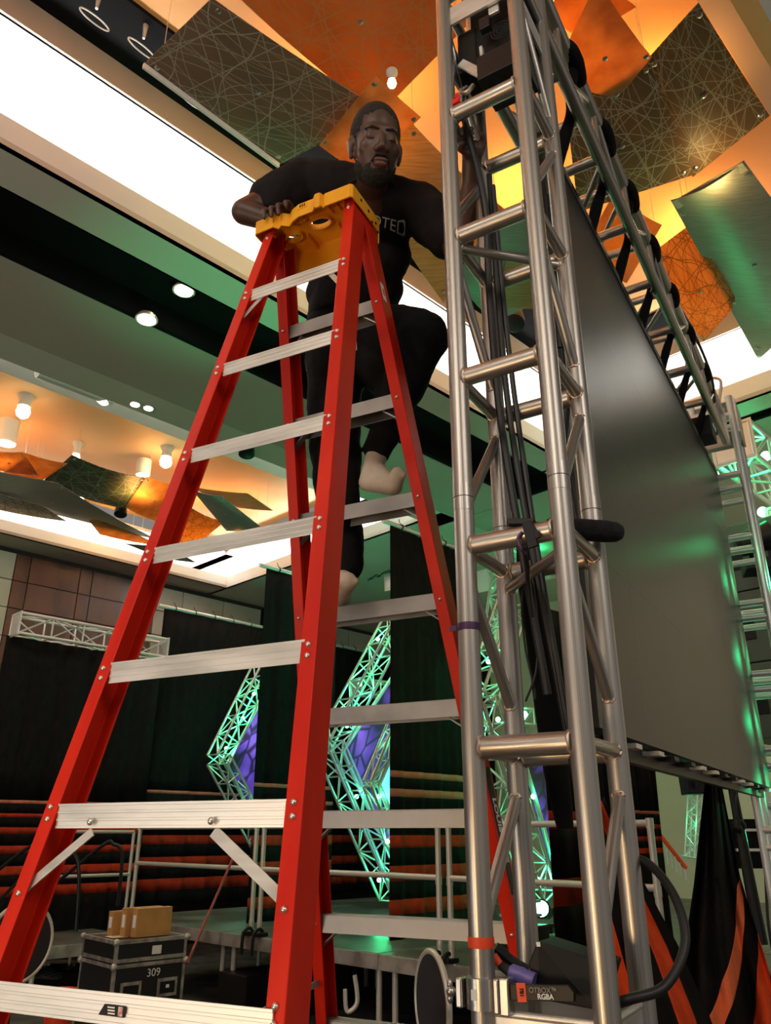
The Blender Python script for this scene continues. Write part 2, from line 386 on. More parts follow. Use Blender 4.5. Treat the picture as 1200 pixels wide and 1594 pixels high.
# second tray, beyond the soffit
struct('trim_14', M['ceilw'], (-7, 8.5, 7.3, 8.93, H+5.1, H+5.16))
struct('trim_15', M['ceilw'], (-7, 8.5, 8.9, 8.96, H+5.1, H+5.34))
M['ceilo2'] = mat('uplit orange far tray ceiling', (.84,.50,.24), .7, fn=mottle((.80,.42,.18), (.80,.58,.34), .55))  # amber uplighting of the far tray mixed into its base tone
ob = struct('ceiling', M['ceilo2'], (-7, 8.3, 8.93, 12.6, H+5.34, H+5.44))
struct('trim_16', M['ceilw'], (-7, 8.5, 12.6, 14.0, H+5.1, H+5.16), (8.3, 9.3, 7.6, 14, H+5.1, H+5.16))
struct('trim_17', M['ceilw'], (-7, 8.55, 12.8, 12.86, S, S+.22), (8.5, 8.56, 7.65, 12.86, S, S+.22))
struct('trim_18', M['ceilw'], (9.25, 9.3, 7.3, 14, S+.05, H+5.1), (-7, 9.3, 13.9, 13.95, S+.05, H+5.1), (-7, 9.3, 7.25, 7.3, S+.05, H+5.1))
struct('trim_19', M['soffit'], (-7, 8.56, 12.8, 14.0, S, S+.05))
# ---- far wall with its panels
WB = 13.4
M['wallb'] = mat('dark joint', (.02,.018,.016), .8)
M['wood'] = mat('dark walnut veneer', fn=mottle((.055,.020,.011), (.13,.052,.028), 3, (1,1,.25), 0, (.3,.45)))
M['wpg'] = mat('pale green grey wall panel', fn=mottle((.40,.44,.36), (.47,.50,.42), 1.5), rough=.6)
M['wpo'] = mat('pale grey wall panel', fn=mottle((.34,.35,.31), (.42,.42,.38), 1.5), rough=.6)
wall = struct('wall_back', M['wallb'], (-7, 14.6, WB+.06, WB+.3, 0, S))
def colpix(px, py): return at_b(px, py, WB).dot(e1)
cs = [colpix(28, 860), colpix(45, 900), colpix(122, 920), colpix(142, 920), colpix(226, 930)]
cols = [(-1.0, .3, 'wpg'), (.3, 1.3, 'wpg'), (1.3, 2.3, 'wpg'), (2.3, cs[0], 'wpg'), (cs[0], cs[1], 'wood'), (cs[1], cs[2], 'wood'), (cs[2], cs[3], 'wood'), (cs[3], cs[4], 'wood')]
a = cs[4]; k = 0
for wdt, mm in ((.22, 'wood'), (.6, 'wpo'), (.95, 'wpo'), (.95, 'wpo')):
    cols.append((a, a+wdt, mm)); a += wdt
ad0 = a; a += .75
for wdt in (.9,)*6:
    if a < 14.4: cols.append((a, min(a+wdt, 14.5), 'wpo')); a += wdt
rows = [0.1+.47*i for i in range(14)]
pcache = {}
for (a0, a1, mm) in cols:
    for z0 in rows:
        z1 = min(z0+.47, S-.02)
        if z1-z0 < .1 or (mm != 'wood' and z0 < 2.0) or a1 < 2: continue
        key = (round(a1-a0, 3), round(z1-z0, 3), mm)
        c = R((a0+a1)/2, WB+.045, (z0+z1)/2)
        if key not in pcache:
            o = MB().box(c, e1*((a1-a0)/2-.008), e2*.02, Z*((z1-z0)/2-.008)).build('wall_panel', M[mm], wall, bevel=0)
            o2 = bpy.data.objects.new('wall_panel', o.data.copy()); bpy.data.objects.remove(o)
            o2.data.transform(Matrix.Translation(org(wall)-c)); pcache[key] = o2.data
            bpy.data.objects.remove(o2)
        o = bpy.data.objects.new('wall_panel', pcache[key]); COL.objects.link(o); o.parent = wall; o.location = c-org(wall)
dd = struct('door_1', M['blk'], (ad0+.04, ad0+.71, WB-.02, WB+.05, 0, S-.05))
# right wall (cream) and a dark stair flight against it
M['cream'] = mat('cream wall paint', (.66,.57,.44), .8, fn=mottle((.60,.52,.40), (.68,.59,.46), .4))
struct('wall_right', M['cream'], (13.9, 14.1, -5, WB+.3, 0, S))
# ceiling downlights in the black slot and on the walls
def downlight(p, r, m, label, drop=.0, name='ceiling_downlight'):
    t = thing(name, p, label, 'light', 'ceiling downlights')
    MB().lathe(V(p), Z, [(0,r*1.25),(.012,r*1.25),(.012,r),(.05,r*.96)], 20).build('rim', M['alu2'], t, True)
    MB().lathe(V(p)-Z*.006, Z, [(0,r*.98),(.005,r*.98)], 20).build('lamp_face', m, t)
    return t
downlight(at_z(286, 453, S+.20), .085, M['lamp'], 'round downlight in the black slot, the right one of two')
downlight(at_z(228, 498, S-.03), .085, M['lamp'], 'round downlight in the black slot, the left one of two')
for (p, lb) in (((210, 630), 'small round downlight in the pale strip, left of a pair'), ((231, 636), 'small round downlight in the pale strip, right of a pair')):
    downlight(at_z(*p, S-.02), .05, M['lampw'], lb)
q = at_z(52, 873, S-.02); downlight(q, .09, M['lampw'], 'white downlight over the dark wood wall')
# amber lamps seen in the raised ceilings
def ceil_lamp(p, label, r=.06, stem=.18, m='lamp', nm='ceiling_lamp', grp='bare lamps under the amber ceilings'):
    t = thing(nm, p, label, 'lamp', grp)
    MB().lathe(V(p), Z, [(-r,r*.35),(-r*.6,r*.85),(0,r),(r*.6,r*.8),(r*.9,r*.5)], 16).build('bulb', M[m], t, True)
    MB().lathe(V(p)+Z*r*.8, Z, [(0,r*.9),(stem*.5,r*.75),(stem,r*1.3),(stem+.02,r*1.3)], 16).build('lamp_holder', M['glass'], t, True)
    return t
ceil_lamp(at_z(610, 130, H+4.88), 'warm glowing bulb in the amber ceiling above the man\'s head', .032, .07)
point(at_z(622, 205, H+5.25), 9, (1, .55, .12), .06, 'amber_lamp')
ceil_lamp(at_z(36, 641, H+5.1), 'glowing bulb at far left under the far amber ceiling', .09)
ceil_lamp(at_z(258, 719, H+5.1), 'glowing bulb beside the red ladder rail under the far amber ceiling', .09)
ceil_lamp(at_z(163, 617, S+.12), 'bright white bulb beside the pale box at the tray edge', .10, m='lampw')
ceil_lamp(at_z(118, 712, H+5.1), 'small dim bulb above the dark green hanging panel', .06)
ceil_lamp(at_z(125, 778, H+4.9), 'small white bulb left of the black fixture', .06, m='lampw')
# black pendant spotlight seen through the tower
def pendant(p, r, label, aim=(0,0,-1), on=True):
    t = thing('ceiling_spotlight', p, label, 'spotlight')
    d = V(aim).normalized(); MB().lathe(V(p), d, [(-.22,r*.35),(-.18,r*.62),(-.03,r*.95),(.05,r),(.06,r*.8)], 18).build('housing', M['blkm'], t, True)
    MB().lathe(V(p)+d*.045, d, [(0,r*.86),(.012,r*.80)], 18).build('lamp_face', M['lampw'] if on else M['blk'], t)
    MB().tube(V(p)-d*.2, V(p)-d*.2+Z*.35, .012, 6).build('hanger', M['alug'], t); return t
pendant(at_z(801, 500, H+5.2), .115, 'black spotlight with lit face hanging behind the aluminium tower', (-.25,-.45,-1))
pendant(at_z(188, 797, H+4.7), .10, 'black spotlight hanging below the dark green hanging panel', (.1,-.3,-1), False)
pendant(at_z(384, 703, S-.05), .10, 'small black spotlight under the soffit left of the rear ladder rail', (0,-.2,-1), False)
# pale boxes and cans at the tray edge
t = thing('ceiling_box', at_z(118, 612, S+.02), 'pale curved box fitting at the edge of the far tray', 'fixture')
c = at_z(118, 606, S+.06)
def boxf(u, v):
    an = math.pi*v; return c+e1*(u-.5)*.85+e2*(.12*math.cos(an))+Z*(.14-.16*math.sin(an))
MB().grid(boxf, 2, 12, th=.01).build('housing', M['glass'], t, True)
for sg in (-.5, .5): MB().prism([c+e1*sg*.85+e2*(.12*math.cos(math.pi*v/8))+Z*(.14-.16*math.sin(math.pi*v/8)) for v in range(9)], e1*.01).build('end_cap', M['glass'], t)
for (p, lb, r, h) in (((8, 690), 'white cylindrical can lamp at the far left edge', .14, .42), ((222, 740), 'white cylindrical can lamp right of the dark green hanging panel', .11, .25)):
    q = at_z(*p, H+5.0); t = thing('can_lamp', q, lb, 'lamp', 'white can lamps')
    MB().lathe(q, Z, [(0,r*.9),(.0,r),(h,r),(h,r*.9)], 20).build('can', M['glass'], t, True)
    MB().lathe(q-Z*.008, Z, [(.0,r*.80),(.006,r*.80)], 20).build('lamp_face', M['lampw'], t)
# glass pendant rings in the black slot of the first tray
for i, (px, py) in enumerate(((147, 30), (221, 76), (296, 155), (652, 388), (694, 425))):
    c = at_z(px, py, H+5.4); t = thing('glass_pendant', c, ['glass ring pendant nearest the top left corner', 'glass ring pendant between its neighbours, second from the top left', 'glass ring pendant half hidden behind the brown patterned panel', 'glass ring pendant beside the man\'s hip', 'glass ring pendant partly behind the left tower chord'][i], 'pendant', 'glass ring pendants in the black slot')
    pts = [c+e1*.11*math.cos(k*math.pi/8)+e2*.11*math.sin(k*math.pi/8)*.5+Z*.11*math.sin(k*math.pi/8) for k in range(17)]
    MB().cable(pts, .006, 6, sub=2).build('ring', M['glass'], t, True)
    MB().tube(c+Z*.11, c+Z*.25, .01, 8, .02).build('cap', M['alug'], t, True)
# ---- hanging panels
M['pan_brown'] = mat('brown mesh panel with printed strokes', (.2,.13,.08), .5, fn=translucent(lines_fn((.20,.135,.085), (.42,.38,.29), 3.7, .020, 12, 1, (.26,.165,.095)), .25))
M['pan_olive'] = mat('dark olive mesh panel with printed strokes', (.2,.15,.08), .45, fn=translucent(lines_fn((.15,.105,.055), (.42,.42,.30), 3.4, .021, 13, 5, (.22,.13,.055)), .3))
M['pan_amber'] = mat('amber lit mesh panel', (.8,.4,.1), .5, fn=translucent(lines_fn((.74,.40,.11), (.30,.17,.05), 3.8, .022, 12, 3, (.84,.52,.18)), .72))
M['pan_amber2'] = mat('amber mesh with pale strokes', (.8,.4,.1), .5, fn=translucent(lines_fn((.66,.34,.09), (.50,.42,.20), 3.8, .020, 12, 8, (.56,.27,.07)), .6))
M['pan_green'] = mat('dark green mesh panel', (.1,.12,.08), .45, fn=translucent(lines_fn((.070,.085,.050), (.20,.32,.20), 3.4, .022, 12, 4), .2))
M['pan_pale'] = mat('pale mesh panel', (.6,.55,.45), .5, fn=translucent(lines_fn((.66,.60,.50), (.22,.16,.10), 5, .035, 12, 6), .5))
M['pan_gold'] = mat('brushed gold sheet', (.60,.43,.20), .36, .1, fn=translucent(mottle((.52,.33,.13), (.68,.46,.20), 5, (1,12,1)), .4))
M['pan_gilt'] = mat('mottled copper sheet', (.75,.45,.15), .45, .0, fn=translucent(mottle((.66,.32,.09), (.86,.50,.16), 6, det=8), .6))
M['pan_grey'] = mat('brushed green grey sheet', (.33,.36,.31), .38, .45, fn=mottle((.28,.31,.27), (.38,.41,.36), 6, (1,14,1), 0, (.3,.5)))
def hang_panel(corners, m, label, sag=.12, z=None, n=14, bolts=True, strip_=None, axis=0):
    """corners: image points (px,py,z) in order; sheet with a smooth sag, four bolts, hanging wires"""
    P = [at_z(x, y, zz) for (x, y, zz) in corners]
    base = sum(P, V((0,0,0)))/4
    t = thing('hanging_ceiling_panel', base, label, 'ceiling panel', 'curved panels hung under the ceilings')
    def f(u, v):
        p = (P[0]*(1-u)+P[1]*u)*(1-v)+(P[3]*(1-u)+P[2]*u)*v
        s = u if axis == 0 else v
        return p - Z*sag*4*s*(1-s)
    MB().grid(f, n, n, th=.006, uv=True).build('sheet', m, t, True)
    if bolts:
        for (u, v) in ((.06,.07), (.94,.07), (.94,.93), (.06,.93), (.5,.5)):
            c = f(u, v); MB().lathe(c-Z*.014, Z, [(0,.012),(.006,.020),(.012,.020)], 10).build('bolt', M['bolt'], t, True)
    for (u, v) in ((.08,.08), (.92,.92)):
        MB().tube(f(u, v), V((f(u, v).x, f(u, v).y, UZ if base.dot(e2) < 5 else H+5.34)), .0025, 5).build('wire', M['alug'], t)
    if strip_:
        (u0, v0), (u1, v1) = strip_; c0 = f(u0, v0)-Z*.012; c1 = f(u1, v1)-Z*.012
        MB().bar(c0, c1, (f(u0+.05, v0+.05)-f(u0, v0)), .10, .008).build('joint_strip', M['pan_grey'], t)
    return t
zp = H+5.0
pp = hang_panel([(223,100,zp),(434,256,zp),(598,172,zp+.1),(330,-4,zp+.1)], M['pan_brown'], 'brown patterned mesh panel with a bright lower edge at the upper left', .03, bolts=True)
q0, q1 = at_z(223, 102, zp-.05), at_z(434, 258, zp-.05)
MB().bar(q0, q1, Z, .045, .018).build('edge_strip', M['ceilw'], pp)  # reflection of the cove on the rim put in as white paint
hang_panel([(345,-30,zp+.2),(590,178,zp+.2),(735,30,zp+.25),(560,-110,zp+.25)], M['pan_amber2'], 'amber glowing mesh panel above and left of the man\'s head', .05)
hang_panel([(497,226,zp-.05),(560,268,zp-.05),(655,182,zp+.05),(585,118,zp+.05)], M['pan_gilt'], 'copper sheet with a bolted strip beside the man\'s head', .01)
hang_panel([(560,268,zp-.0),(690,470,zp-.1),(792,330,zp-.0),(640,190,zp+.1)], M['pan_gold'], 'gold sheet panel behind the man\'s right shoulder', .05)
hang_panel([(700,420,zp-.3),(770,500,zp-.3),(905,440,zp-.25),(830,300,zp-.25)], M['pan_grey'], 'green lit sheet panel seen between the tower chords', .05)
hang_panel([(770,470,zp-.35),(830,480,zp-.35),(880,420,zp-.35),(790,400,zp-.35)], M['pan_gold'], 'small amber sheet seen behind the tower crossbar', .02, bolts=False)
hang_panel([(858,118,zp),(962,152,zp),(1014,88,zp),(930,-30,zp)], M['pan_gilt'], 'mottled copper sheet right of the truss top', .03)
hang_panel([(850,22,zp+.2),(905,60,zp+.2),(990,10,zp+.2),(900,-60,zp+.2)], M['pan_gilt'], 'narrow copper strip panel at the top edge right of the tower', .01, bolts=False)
hang_panel([(1087,4,zp+.05),(1198,180,zp+.05),(1078,276,zp-.05),(1008,92,zp+.05)], M['pan_olive'], 'dark patterned mesh panel at the upper right, its right half', .02)
hang_panel([(1010,90,zp+.03),(1080,272,zp-.06),(900,330,zp-.1),(880,160,zp)], M['pan_olive'], 'dark patterned mesh panel with green strokes beside the truss', .05)
hang_panel([(1044,312,zp-.15),(1158,250,zp-.15),(1290,430,zp-.15),(1180,560,zp-.15)], M['pan_grey'], 'grey green brushed sheet with bolted strip at the right edge', .06, strip_=((.02,.02),(.98,.02)))
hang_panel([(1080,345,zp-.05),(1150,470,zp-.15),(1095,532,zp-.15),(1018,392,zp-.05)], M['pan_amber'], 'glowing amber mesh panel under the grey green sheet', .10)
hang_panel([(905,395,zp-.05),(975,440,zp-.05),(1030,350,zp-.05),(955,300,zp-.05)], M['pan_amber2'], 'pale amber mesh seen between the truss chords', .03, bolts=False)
for (px, py) in ((1083,430), (865,60), (960,330)):
    point(at_z(px, py, zp+.28), 14, (1,.50,.12), .06, 'amber_lamp')
point(at_z(1120, 300, zp-.32), 6.0, (1,.60,.2), .04, 'amber_lamp')
z2 = H+4.75
hang_panel([(112,708,z2+.15),(231,744,z2+.15),(196,792,z2),(68,748,z2)], M['pan_green'], 'dark green patterned mesh panel hung in the far tray', .06)
hang_panel([(-20,732,z2-.05),(90,752,z2-.1),(250,842,z2-.1),(-20,775,z2-.05)], M['pan_grey'], 'long curved grey green sheet at the lower left of the far tray', .04, axis=1)
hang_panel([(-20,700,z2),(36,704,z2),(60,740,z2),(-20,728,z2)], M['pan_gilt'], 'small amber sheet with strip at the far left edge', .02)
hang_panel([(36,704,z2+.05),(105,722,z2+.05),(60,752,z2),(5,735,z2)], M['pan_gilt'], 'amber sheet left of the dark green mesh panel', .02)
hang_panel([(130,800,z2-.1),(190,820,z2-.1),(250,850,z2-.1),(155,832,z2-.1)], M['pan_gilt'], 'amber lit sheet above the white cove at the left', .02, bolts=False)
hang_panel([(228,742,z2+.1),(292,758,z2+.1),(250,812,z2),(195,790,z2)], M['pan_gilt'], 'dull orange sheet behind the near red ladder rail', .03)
hang_panel([(20,742,z2),(100,762,z2),(118,790,z2),(40,752,z2)], M['pan_brown'], 'brown sheet below the dark green mesh panel', .02, bolts=False)
hang_panel([(-20,762,z2-.12),(60,785,z2-.12),(105,812,z2-.12),(-20,790,z2-.12)], M['pan_pale'], 'pale mesh panel with brown strokes at the left edge', .02, bolts=False)
hang_panel([(298,762,z2),(345,772,z2),(408,822,z2-.1),(352,826,z2-.1)], M['pan_grey'], 'teal grey sheet between the two left ladder rails', .03)
hang_panel([(300,758,z2+.12),(385,768,z2+.12),(425,795,z2+.12),(340,785,z2+.12)], M['pan_gold'], 'brown upper sheet between the two left ladder rails', .02, bolts=False)
hang_panel([(288,784,z2-.02),(350,812,z2-.06),(318,838,z2-.1),(262,842,z2-.1)], M['pan_amber'], 'round ended glowing amber mesh above the third near brace', .05, bolts=False)
hang_panel([(193,846,z2-.2),(260,850,z2-.2),(306,876,z2-.2),(250,868,z2-.2)], M['pan_grey'], 'thin grey sheet edge in front of the white cove', .01, bolts=False)
for (px, py, e) in ((305,805,10), (20,700,7), (178,815,7), (245,735,6)):
    point(at_z(px, py, z2+.22), e, (1,.5,.12), .06, 'amber_lamp')
# ================================================================== ALUMINIUM TOWER (nearest object)
O0, O1, T0, T1 = -.523, -.769, 1.65, 1.896
tw = thing('truss_tower', T((O0+O1)/2, (T0+T1)/2, 0), 'worn aluminium box truss tower standing nearest the camera', 'truss tower')
ZL = [3.841, 3.3715, 2.904, 2.434, 1.964, 1.49]
ch = {}
for nm, o, t in (('FR', O0, T0), ('FL', O1, T0), ('BR', O0, T1), ('BL', O1, T1)):
    ch[nm] = lambda z, o=o, t=t: T(o, t, z)
    b = MB(); seam = 2.56
    b.tube(T(o,t,.03), T(o,t,seam-.001), .0254, 24).tube(T(o,t,seam+.001), T(o,t,5.1), .0254, 24)
    b.tube(T(o,t,seam-.035), T(o,t,seam-.001), .0262, 24).tube(T(o,t,seam+.001), T(o,t,seam+.035), .0262, 24)
    b.build('chord', M['alu'], tw, True)
def welded(p0, p1, r=.024, name='crossbar', beads=True, m='alu', n=20):
    p0, p1 = V(p0), V(p1); d = (p1-p0).normalized()
    rod(name, p0+d*.02, p1-d*.02, r, M[m], tw, n)
    if beads:
        for p, s in ((p0, 1), (p1, -1)):
            q = p+d*s*.0235; b = MB(); x = d.orthogonal().normalized(); y = d.cross(x); pts = []
            for i in range(17):
                a = 2*math.pi*i/16; pts.append(q+(x*math.cos(a)+y*math.sin(a))*(r+.0005)+d*s*.002*math.sin(i*2.6))
            b.cable(pts, .0036, 6, sub=2).build('weld', M['weld'], tw, True)
for i, z in enumerate(ZL[:5]):
    welded(ch['FL'](z), ch['FR'](z)); welded(ch['BL'](z), ch['BR'](z))
    welded(ch['FR'](z), ch['BR'](z), .0165); welded(ch['FL'](z), ch['BL'](z), .0165)
zig = [(ZL[0]+.42, ZL[0]+.06, 'F'), (ZL[0]-.06, ZL[1]+.07, 'B'), (ZL[1]-.06, ZL[2]+.07, 'F'), (ZL[2]-.06, ZL[3]+.09, 'B'), (ZL[3]-.07, ZL[4]+.10, 'F'), (ZL[4]-.08, ZL[5]+.11, 'B')]
for (za, zb, s) in zig:
    for side in ('R', 'L'):
        hi, lo = ('F', 'B') if s == 'F' else ('B', 'F')
        welded(ch[hi+side](za), ch[lo+side](zb), .0140, 'diagonal')
welded(ch['BL'](ZL[3]-.05), ch['FR'](ZL[3]-.05), .013, 'diagonal'); welded(ch['FL'](ZL[1]-.03), ch['BR'](ZL[1]-.03), .013, 'diagonal')
for z in (4.37, 4.62, 4.95):
    for a_, b_ in (('FL', 'FR'), ('BL', 'BR'), ('FR', 'BR'), ('FL', 'BL')): welded(ch[a_](z), ch[b_](z), .0165, beads=False)
# corner plates at the head of the tower
MB().bar(ch['FL'](4.275), ch['FR'](4.275), Z, .08, .008).build('corner_plate', M['alu2'], tw)
MB().bar(ch['FL'](4.14), ch['BL'](4.14), Z, .16, .008).build('corner_plate', M['alu2'], tw)
MB().bar(ch['FR'](4.24), ch['BR'](4.24), Z, .08, .008).build('corner_plate', M['alu2'], tw)
# base sleeve
for a_, b_ in (('FL', 'FR'), ('FR', 'BR'), ('BL', 'BR'), ('FL', 'BL')):
    p0, p1 = ch[a_](1.40), ch[b_](1.40); d = (p1-p0).normalized()
    MB().bar(p0+d*.024, p1-d*.024, Z, .13, .006).build('sleeve_plate', M['alu2'], tw)
    rod('crossbar', p0+Z*.066+d*.02, p1+Z*.066-d*.02, .007, M['alu2'], tw, 12)
MB().box(T((O0+O1)/2, (T0+T1)/2, .015), n1*.26, t1*.26, Z*.015).build('base_plate', M['alu2'], tw, bevel=.003)
# tape bands
def band(c, z, h, m, label, r=.0262):
    b = MB().lathe(V((c.x, c.y, z)), Z, [(0,r-.0008),(0,r+.0006),(h*.5,r+.001),(h,r+.0004),(h,r-.0008)], 24)
    if m == 'purple': b.bar(V((c.x, c.y, z+h*.5))-n1*.026+t1*-.012, V((c.x, c.y, z+h*.45))-n1*.042-t1*.014, Z, h*.8, .002)
    o = b.build('tape_band', M[m], None, True); return tag(o, label, 'tape')
zt = at_y(728, 976, ch['FL'](0).y).z
band(ch['FL'](0), zt-.010, .017, 'purple', 'purple tape band round the front left tower chord')
zt = at_y(747, 1466, ch['FL'](0).y).z
band(ch['FL'](0), zt-.010, .020, 'otape', 'orange tape band low on the front left tower chord')
# coupler clamped round the chord
fl = ch['FL'](0); zc = at_y(752, 1545, fl.y).z
cl = thing('truss_clamp', V((fl.x, fl.y, zc)), 'shiny steel clamp with wing nut on the front left tower chord', 'clamp')
MB().lathe(V((fl.x, fl.y, zc-.027)), Z, [(0,.026),(0,.034),(.054,.034),(.054,.026)], 24).build('clamp_ring', M['bolt'], cl, True)
c = V((fl.x, fl.y, zc))
MB().box(c+n1*.040-t1*.012, n1*.006, t1*.018, Z*.030).box(c+n1*.056-t1*.012, n1*.010, t1*.016, Z*.032).build('clamp_jaw', M['bolt'], cl, bevel=.003)
MB().box(c-n1*.040-t1*.012, n1*.007, t1*.018, Z*.026).build('clamp_ear', M['bolt'], cl, bevel=.003)
b = MB().tube(c-n1*.045-t1*.015, c-n1*.058-t1*.02, .005, 10); b.ell(c-n1*.060-t1*.022, .010,.010,.010).ell(c-n1*.062-t1*.022+Z*.012, .006,.006,.010).ell(c-n1*.062-t1*.022-Z*.012, .006,.006,.010)
b.build('wing_nut', M['bolt'], cl, True)
MB().box(c-t1*.0345-n1*.004, n1*.006, t1*.0008, Z*.009).build('label_plate', M['white'], cl)
# lighting fixture lying in the foot of the tower
fx = thing('light_fixture', T(-.63, 1.74, 1.47), 'black colour changing light fixture lying in the foot of the tower', 'light fixture')
pf0 = at_t(776, 1556, 1.635); 
def fp(px, py, t=1.63): return at_t(px, py, t)
P = [fp(782,1532), fp(884,1534), fp(893,1545), fp(893,1560), fp(782,1557)]
MB().prism(P, t1*.012).build('bracket', M['blkm'], fx, bevel=.001)
xd = (fp(884,1534)-fp(782,1532)).normalized(); yd = (fp(782,1532)-fp(782,1557)).normalized(); yd = (yd-xd*yd.dot(xd)).normalized()
textmesh('OTBOX™', .0125, fp(845,1542,1.628), xd, yd, 'lettering', mat('grey print', (.22,.22,.21), .6), fx, bold=.0003)
textmesh('RGBA', .0125, fp(849,1552,1.628), xd, yd, 'lettering', M['white'], fx, bold=.0003)
tp = MB().prism([fp(803,1530,1.629), fp(817,1530,1.629), fp(820,1560,1.629), fp(806,1560,1.629)], t1*.001).build('tape_piece', M['otape'], fx)
textmesh('781', .010, fp(811.5,1545,1.6275), -yd, xd, 'lettering', M['blk'], fx, bold=.0004)
Q = [at_t(836,1465,1.70), at_t(822,1500,1.70), at_t(838,1556,1.70), at_t(925,1572,1.68), at_t(946,1500,1.70)]
MB().prism(Q, t1*.10).build('housing', M['blk'], fx, bevel=.003)
q = at_t(838, 1470, 1.697); MB().box(q, xd*.004, yd*.004, t1*.001).build('label_plate', M['white'], fx)
MB().cable([fp(770,1475,1.72), fp(800,1500,1.74), fp(822,1512,1.75)], .012, 8).build('yoke', M['blkm'], fx, True)
pg = thing('cable_plug', at_t(800, 1525, 1.69), 'violet cable plug with orange collar beside the lower chord', 'plug')
p0, p1, p2, p3 = at_t(768,1488,1.69), at_t(778,1502,1.69), at_t(793,1512,1.69), at_t(832,1528,1.69)
d = (p3-p2).normalized()
MB().lathe(p2, d, [(0,.011),(.004,.015),(.03,.017),(.034,.0155),(.055,.0165),((p3-p2).length,.014)], 18).build('plug_body', M['plug'], pg, True)
MB().tube(p1, p2, .008, 12, .010).build('strain_relief', M['dull'], pg, True)
MB().tube(p0, p1, .0085, 12).build('collar', M['otape'], pg, True)
MB().cable([at_t(757,1470,1.72), at_t(762,1480,1.70), p0], .006, 8).build('cable', M['rubber'], pg, True)
tag(MB().cable([at_t(958,1330,1.93), at_t(1010,1345,1.9), at_t(1052,1400,1.85), at_t(1066,1470,1.80), at_t(1035,1535,1.75), at_t(975,1557,1.70), at_t(930,1575,1.72)], .0095, 12, sub=8).build('power_cable', M['rubber'], None, True), 'thick black cable looping out to the right of the tower foot', 'cable')
# black boxes inside the head of the tower
bx = thing('motor_controller', T(-.64, 1.77, 4.0), 'black control box with round sockets inside the head of the tower', 'control box')
c = T(-.615, 1.79, 4.22); X = n1*.085; Yv = t1*.085
MB().box(c, X, Yv, Z*.15).build('housing', M['blk'], bx, bevel=.004)
MB().box(T(-.60,1.745,4.02), n1*.075, t1*.07, Z*.05).build('socket_panel', M['blkm'], bx, bevel=.003)
for i in range(3):
    for j in range(2):
        c2 = T(-.645+.042*i, 1.72+.05*j, 3.968); MB().lathe(c2, Z, [(0,.010),(0,.015),(.012,.015)], 16).build('socket', M['blk'], bx, True)
for rr_ in (.014, .024, .034):
    c2 = T(-.585, 1.672, 4.13); pts = [c2+n1*rr_*math.cos(k*math.pi/8)+Z*rr_*math.sin(k*math.pi/8) for k in range(17)]
    MB().cable(pts, .002, 5, sub=1).build('grille_ring', M['dull'], bx, True)
MB().box(T(-.60,1.665,4.24), n1*.018, t1*.006, Z*.035).build('latch', M['alu2'], bx, bevel=.003)
MB().box(T(-.63,1.66,4.17), n1*.018, t1*.012, Z*.025).build('switch_box', M['blkm'], bx, bevel=.003)
hk = thing('chain_hoist', T(-.72, 1.76, 4.1), 'dark chain hoist body hanging at the upper left inside the tower', 'hoist')
MB().box(T(-.715,1.76,4.16), n1*.035, t1*.06, Z*.09).build('housing', M['blkm'], hk, bevel=.008)
MB().bar(T(-.735,1.69,4.10), T(-.66,1.69,4.0), Z, .03, .012).bar(T(-.655,1.69,4.0), T(-.66,1.69,4.12), n1, .012, .02).build('bracket', M['alu2'], hk, bevel=.003)
MB().cable([T(-.73,1.72,4.02), T(-.745,1.70,3.99), T(-.72,1.69,3.96), T(-.70,1.70,3.99)], .008, 8).build('hook', M['weld'], hk, True)
MB().cable([T(-.735,1.70,3.98), T(-.735,1.695,3.93), T(-.733,1.69,3.88)], .005, 8).build('chain', M['rubber'], hk, True)
rs = MB(); c = T(-.742, 1.648, 3.885); rs.box(c, n1*.016, t1*.010, Z*.009).cable([c+n1*.008, c+n1*.014+Z*.022, c+n1*.008+Z*.034, c+n1*.002+Z*.020], .005, 8)
tag(rs.build('shackle', M['redp'], None, bevel=.002), 'bright red shackle on the top visible crossbar of the tower', 'shackle')
# cables running down inside the tower
def cab(pts, r, label, grp='black cables inside the tower', flat=1, m='rubber'):
    return tag(MB().cable(pts, r, 8, sub=6, flat=flat).build('cable', M[m], None, True), label, 'cable', grp)
cab([T(-.735,1.70,3.86), T(-.725,1.80,3.6), T(-.74,1.83,3.3), T(-.735,1.84,2.9), T(-.70,1.84,2.5), T(-.665,1.86,2.1)], .011, 'thickest black cable down the middle of the tower')
cab([T(-.72,1.84,3.75), T(-.725,1.86,3.3), T(-.715,1.86,2.9), T(-.68,1.86,2.5), T(-.64,1.88,2.1), T(-.60,1.88,1.7)], .009, 'black cable running right beside the thickest one')
cab([T(-.71,1.84,3.7), T(-.71,1.87,3.2), T(-.69,1.87,2.8), T(-.66,1.87,2.4), T(-.62,1.88,1.95)], .008, 'black cable right of the middle pair inside the tower')
cab([at_t(817,880,1.86), at_t(812,940,1.86), at_t(818,1010,1.86), at_t(832,1075,1.86), at_t(831,1088,1.86)], .0028, 'thin cord hanging between the cables, bending right at its end')
cab([at_t(826,880,1.85), at_t(836,960,1.85), at_t(835,1040,1.85), at_t(818,1092,1.85)], .0028, 'thin cord hanging between the cables, bending left at its end')
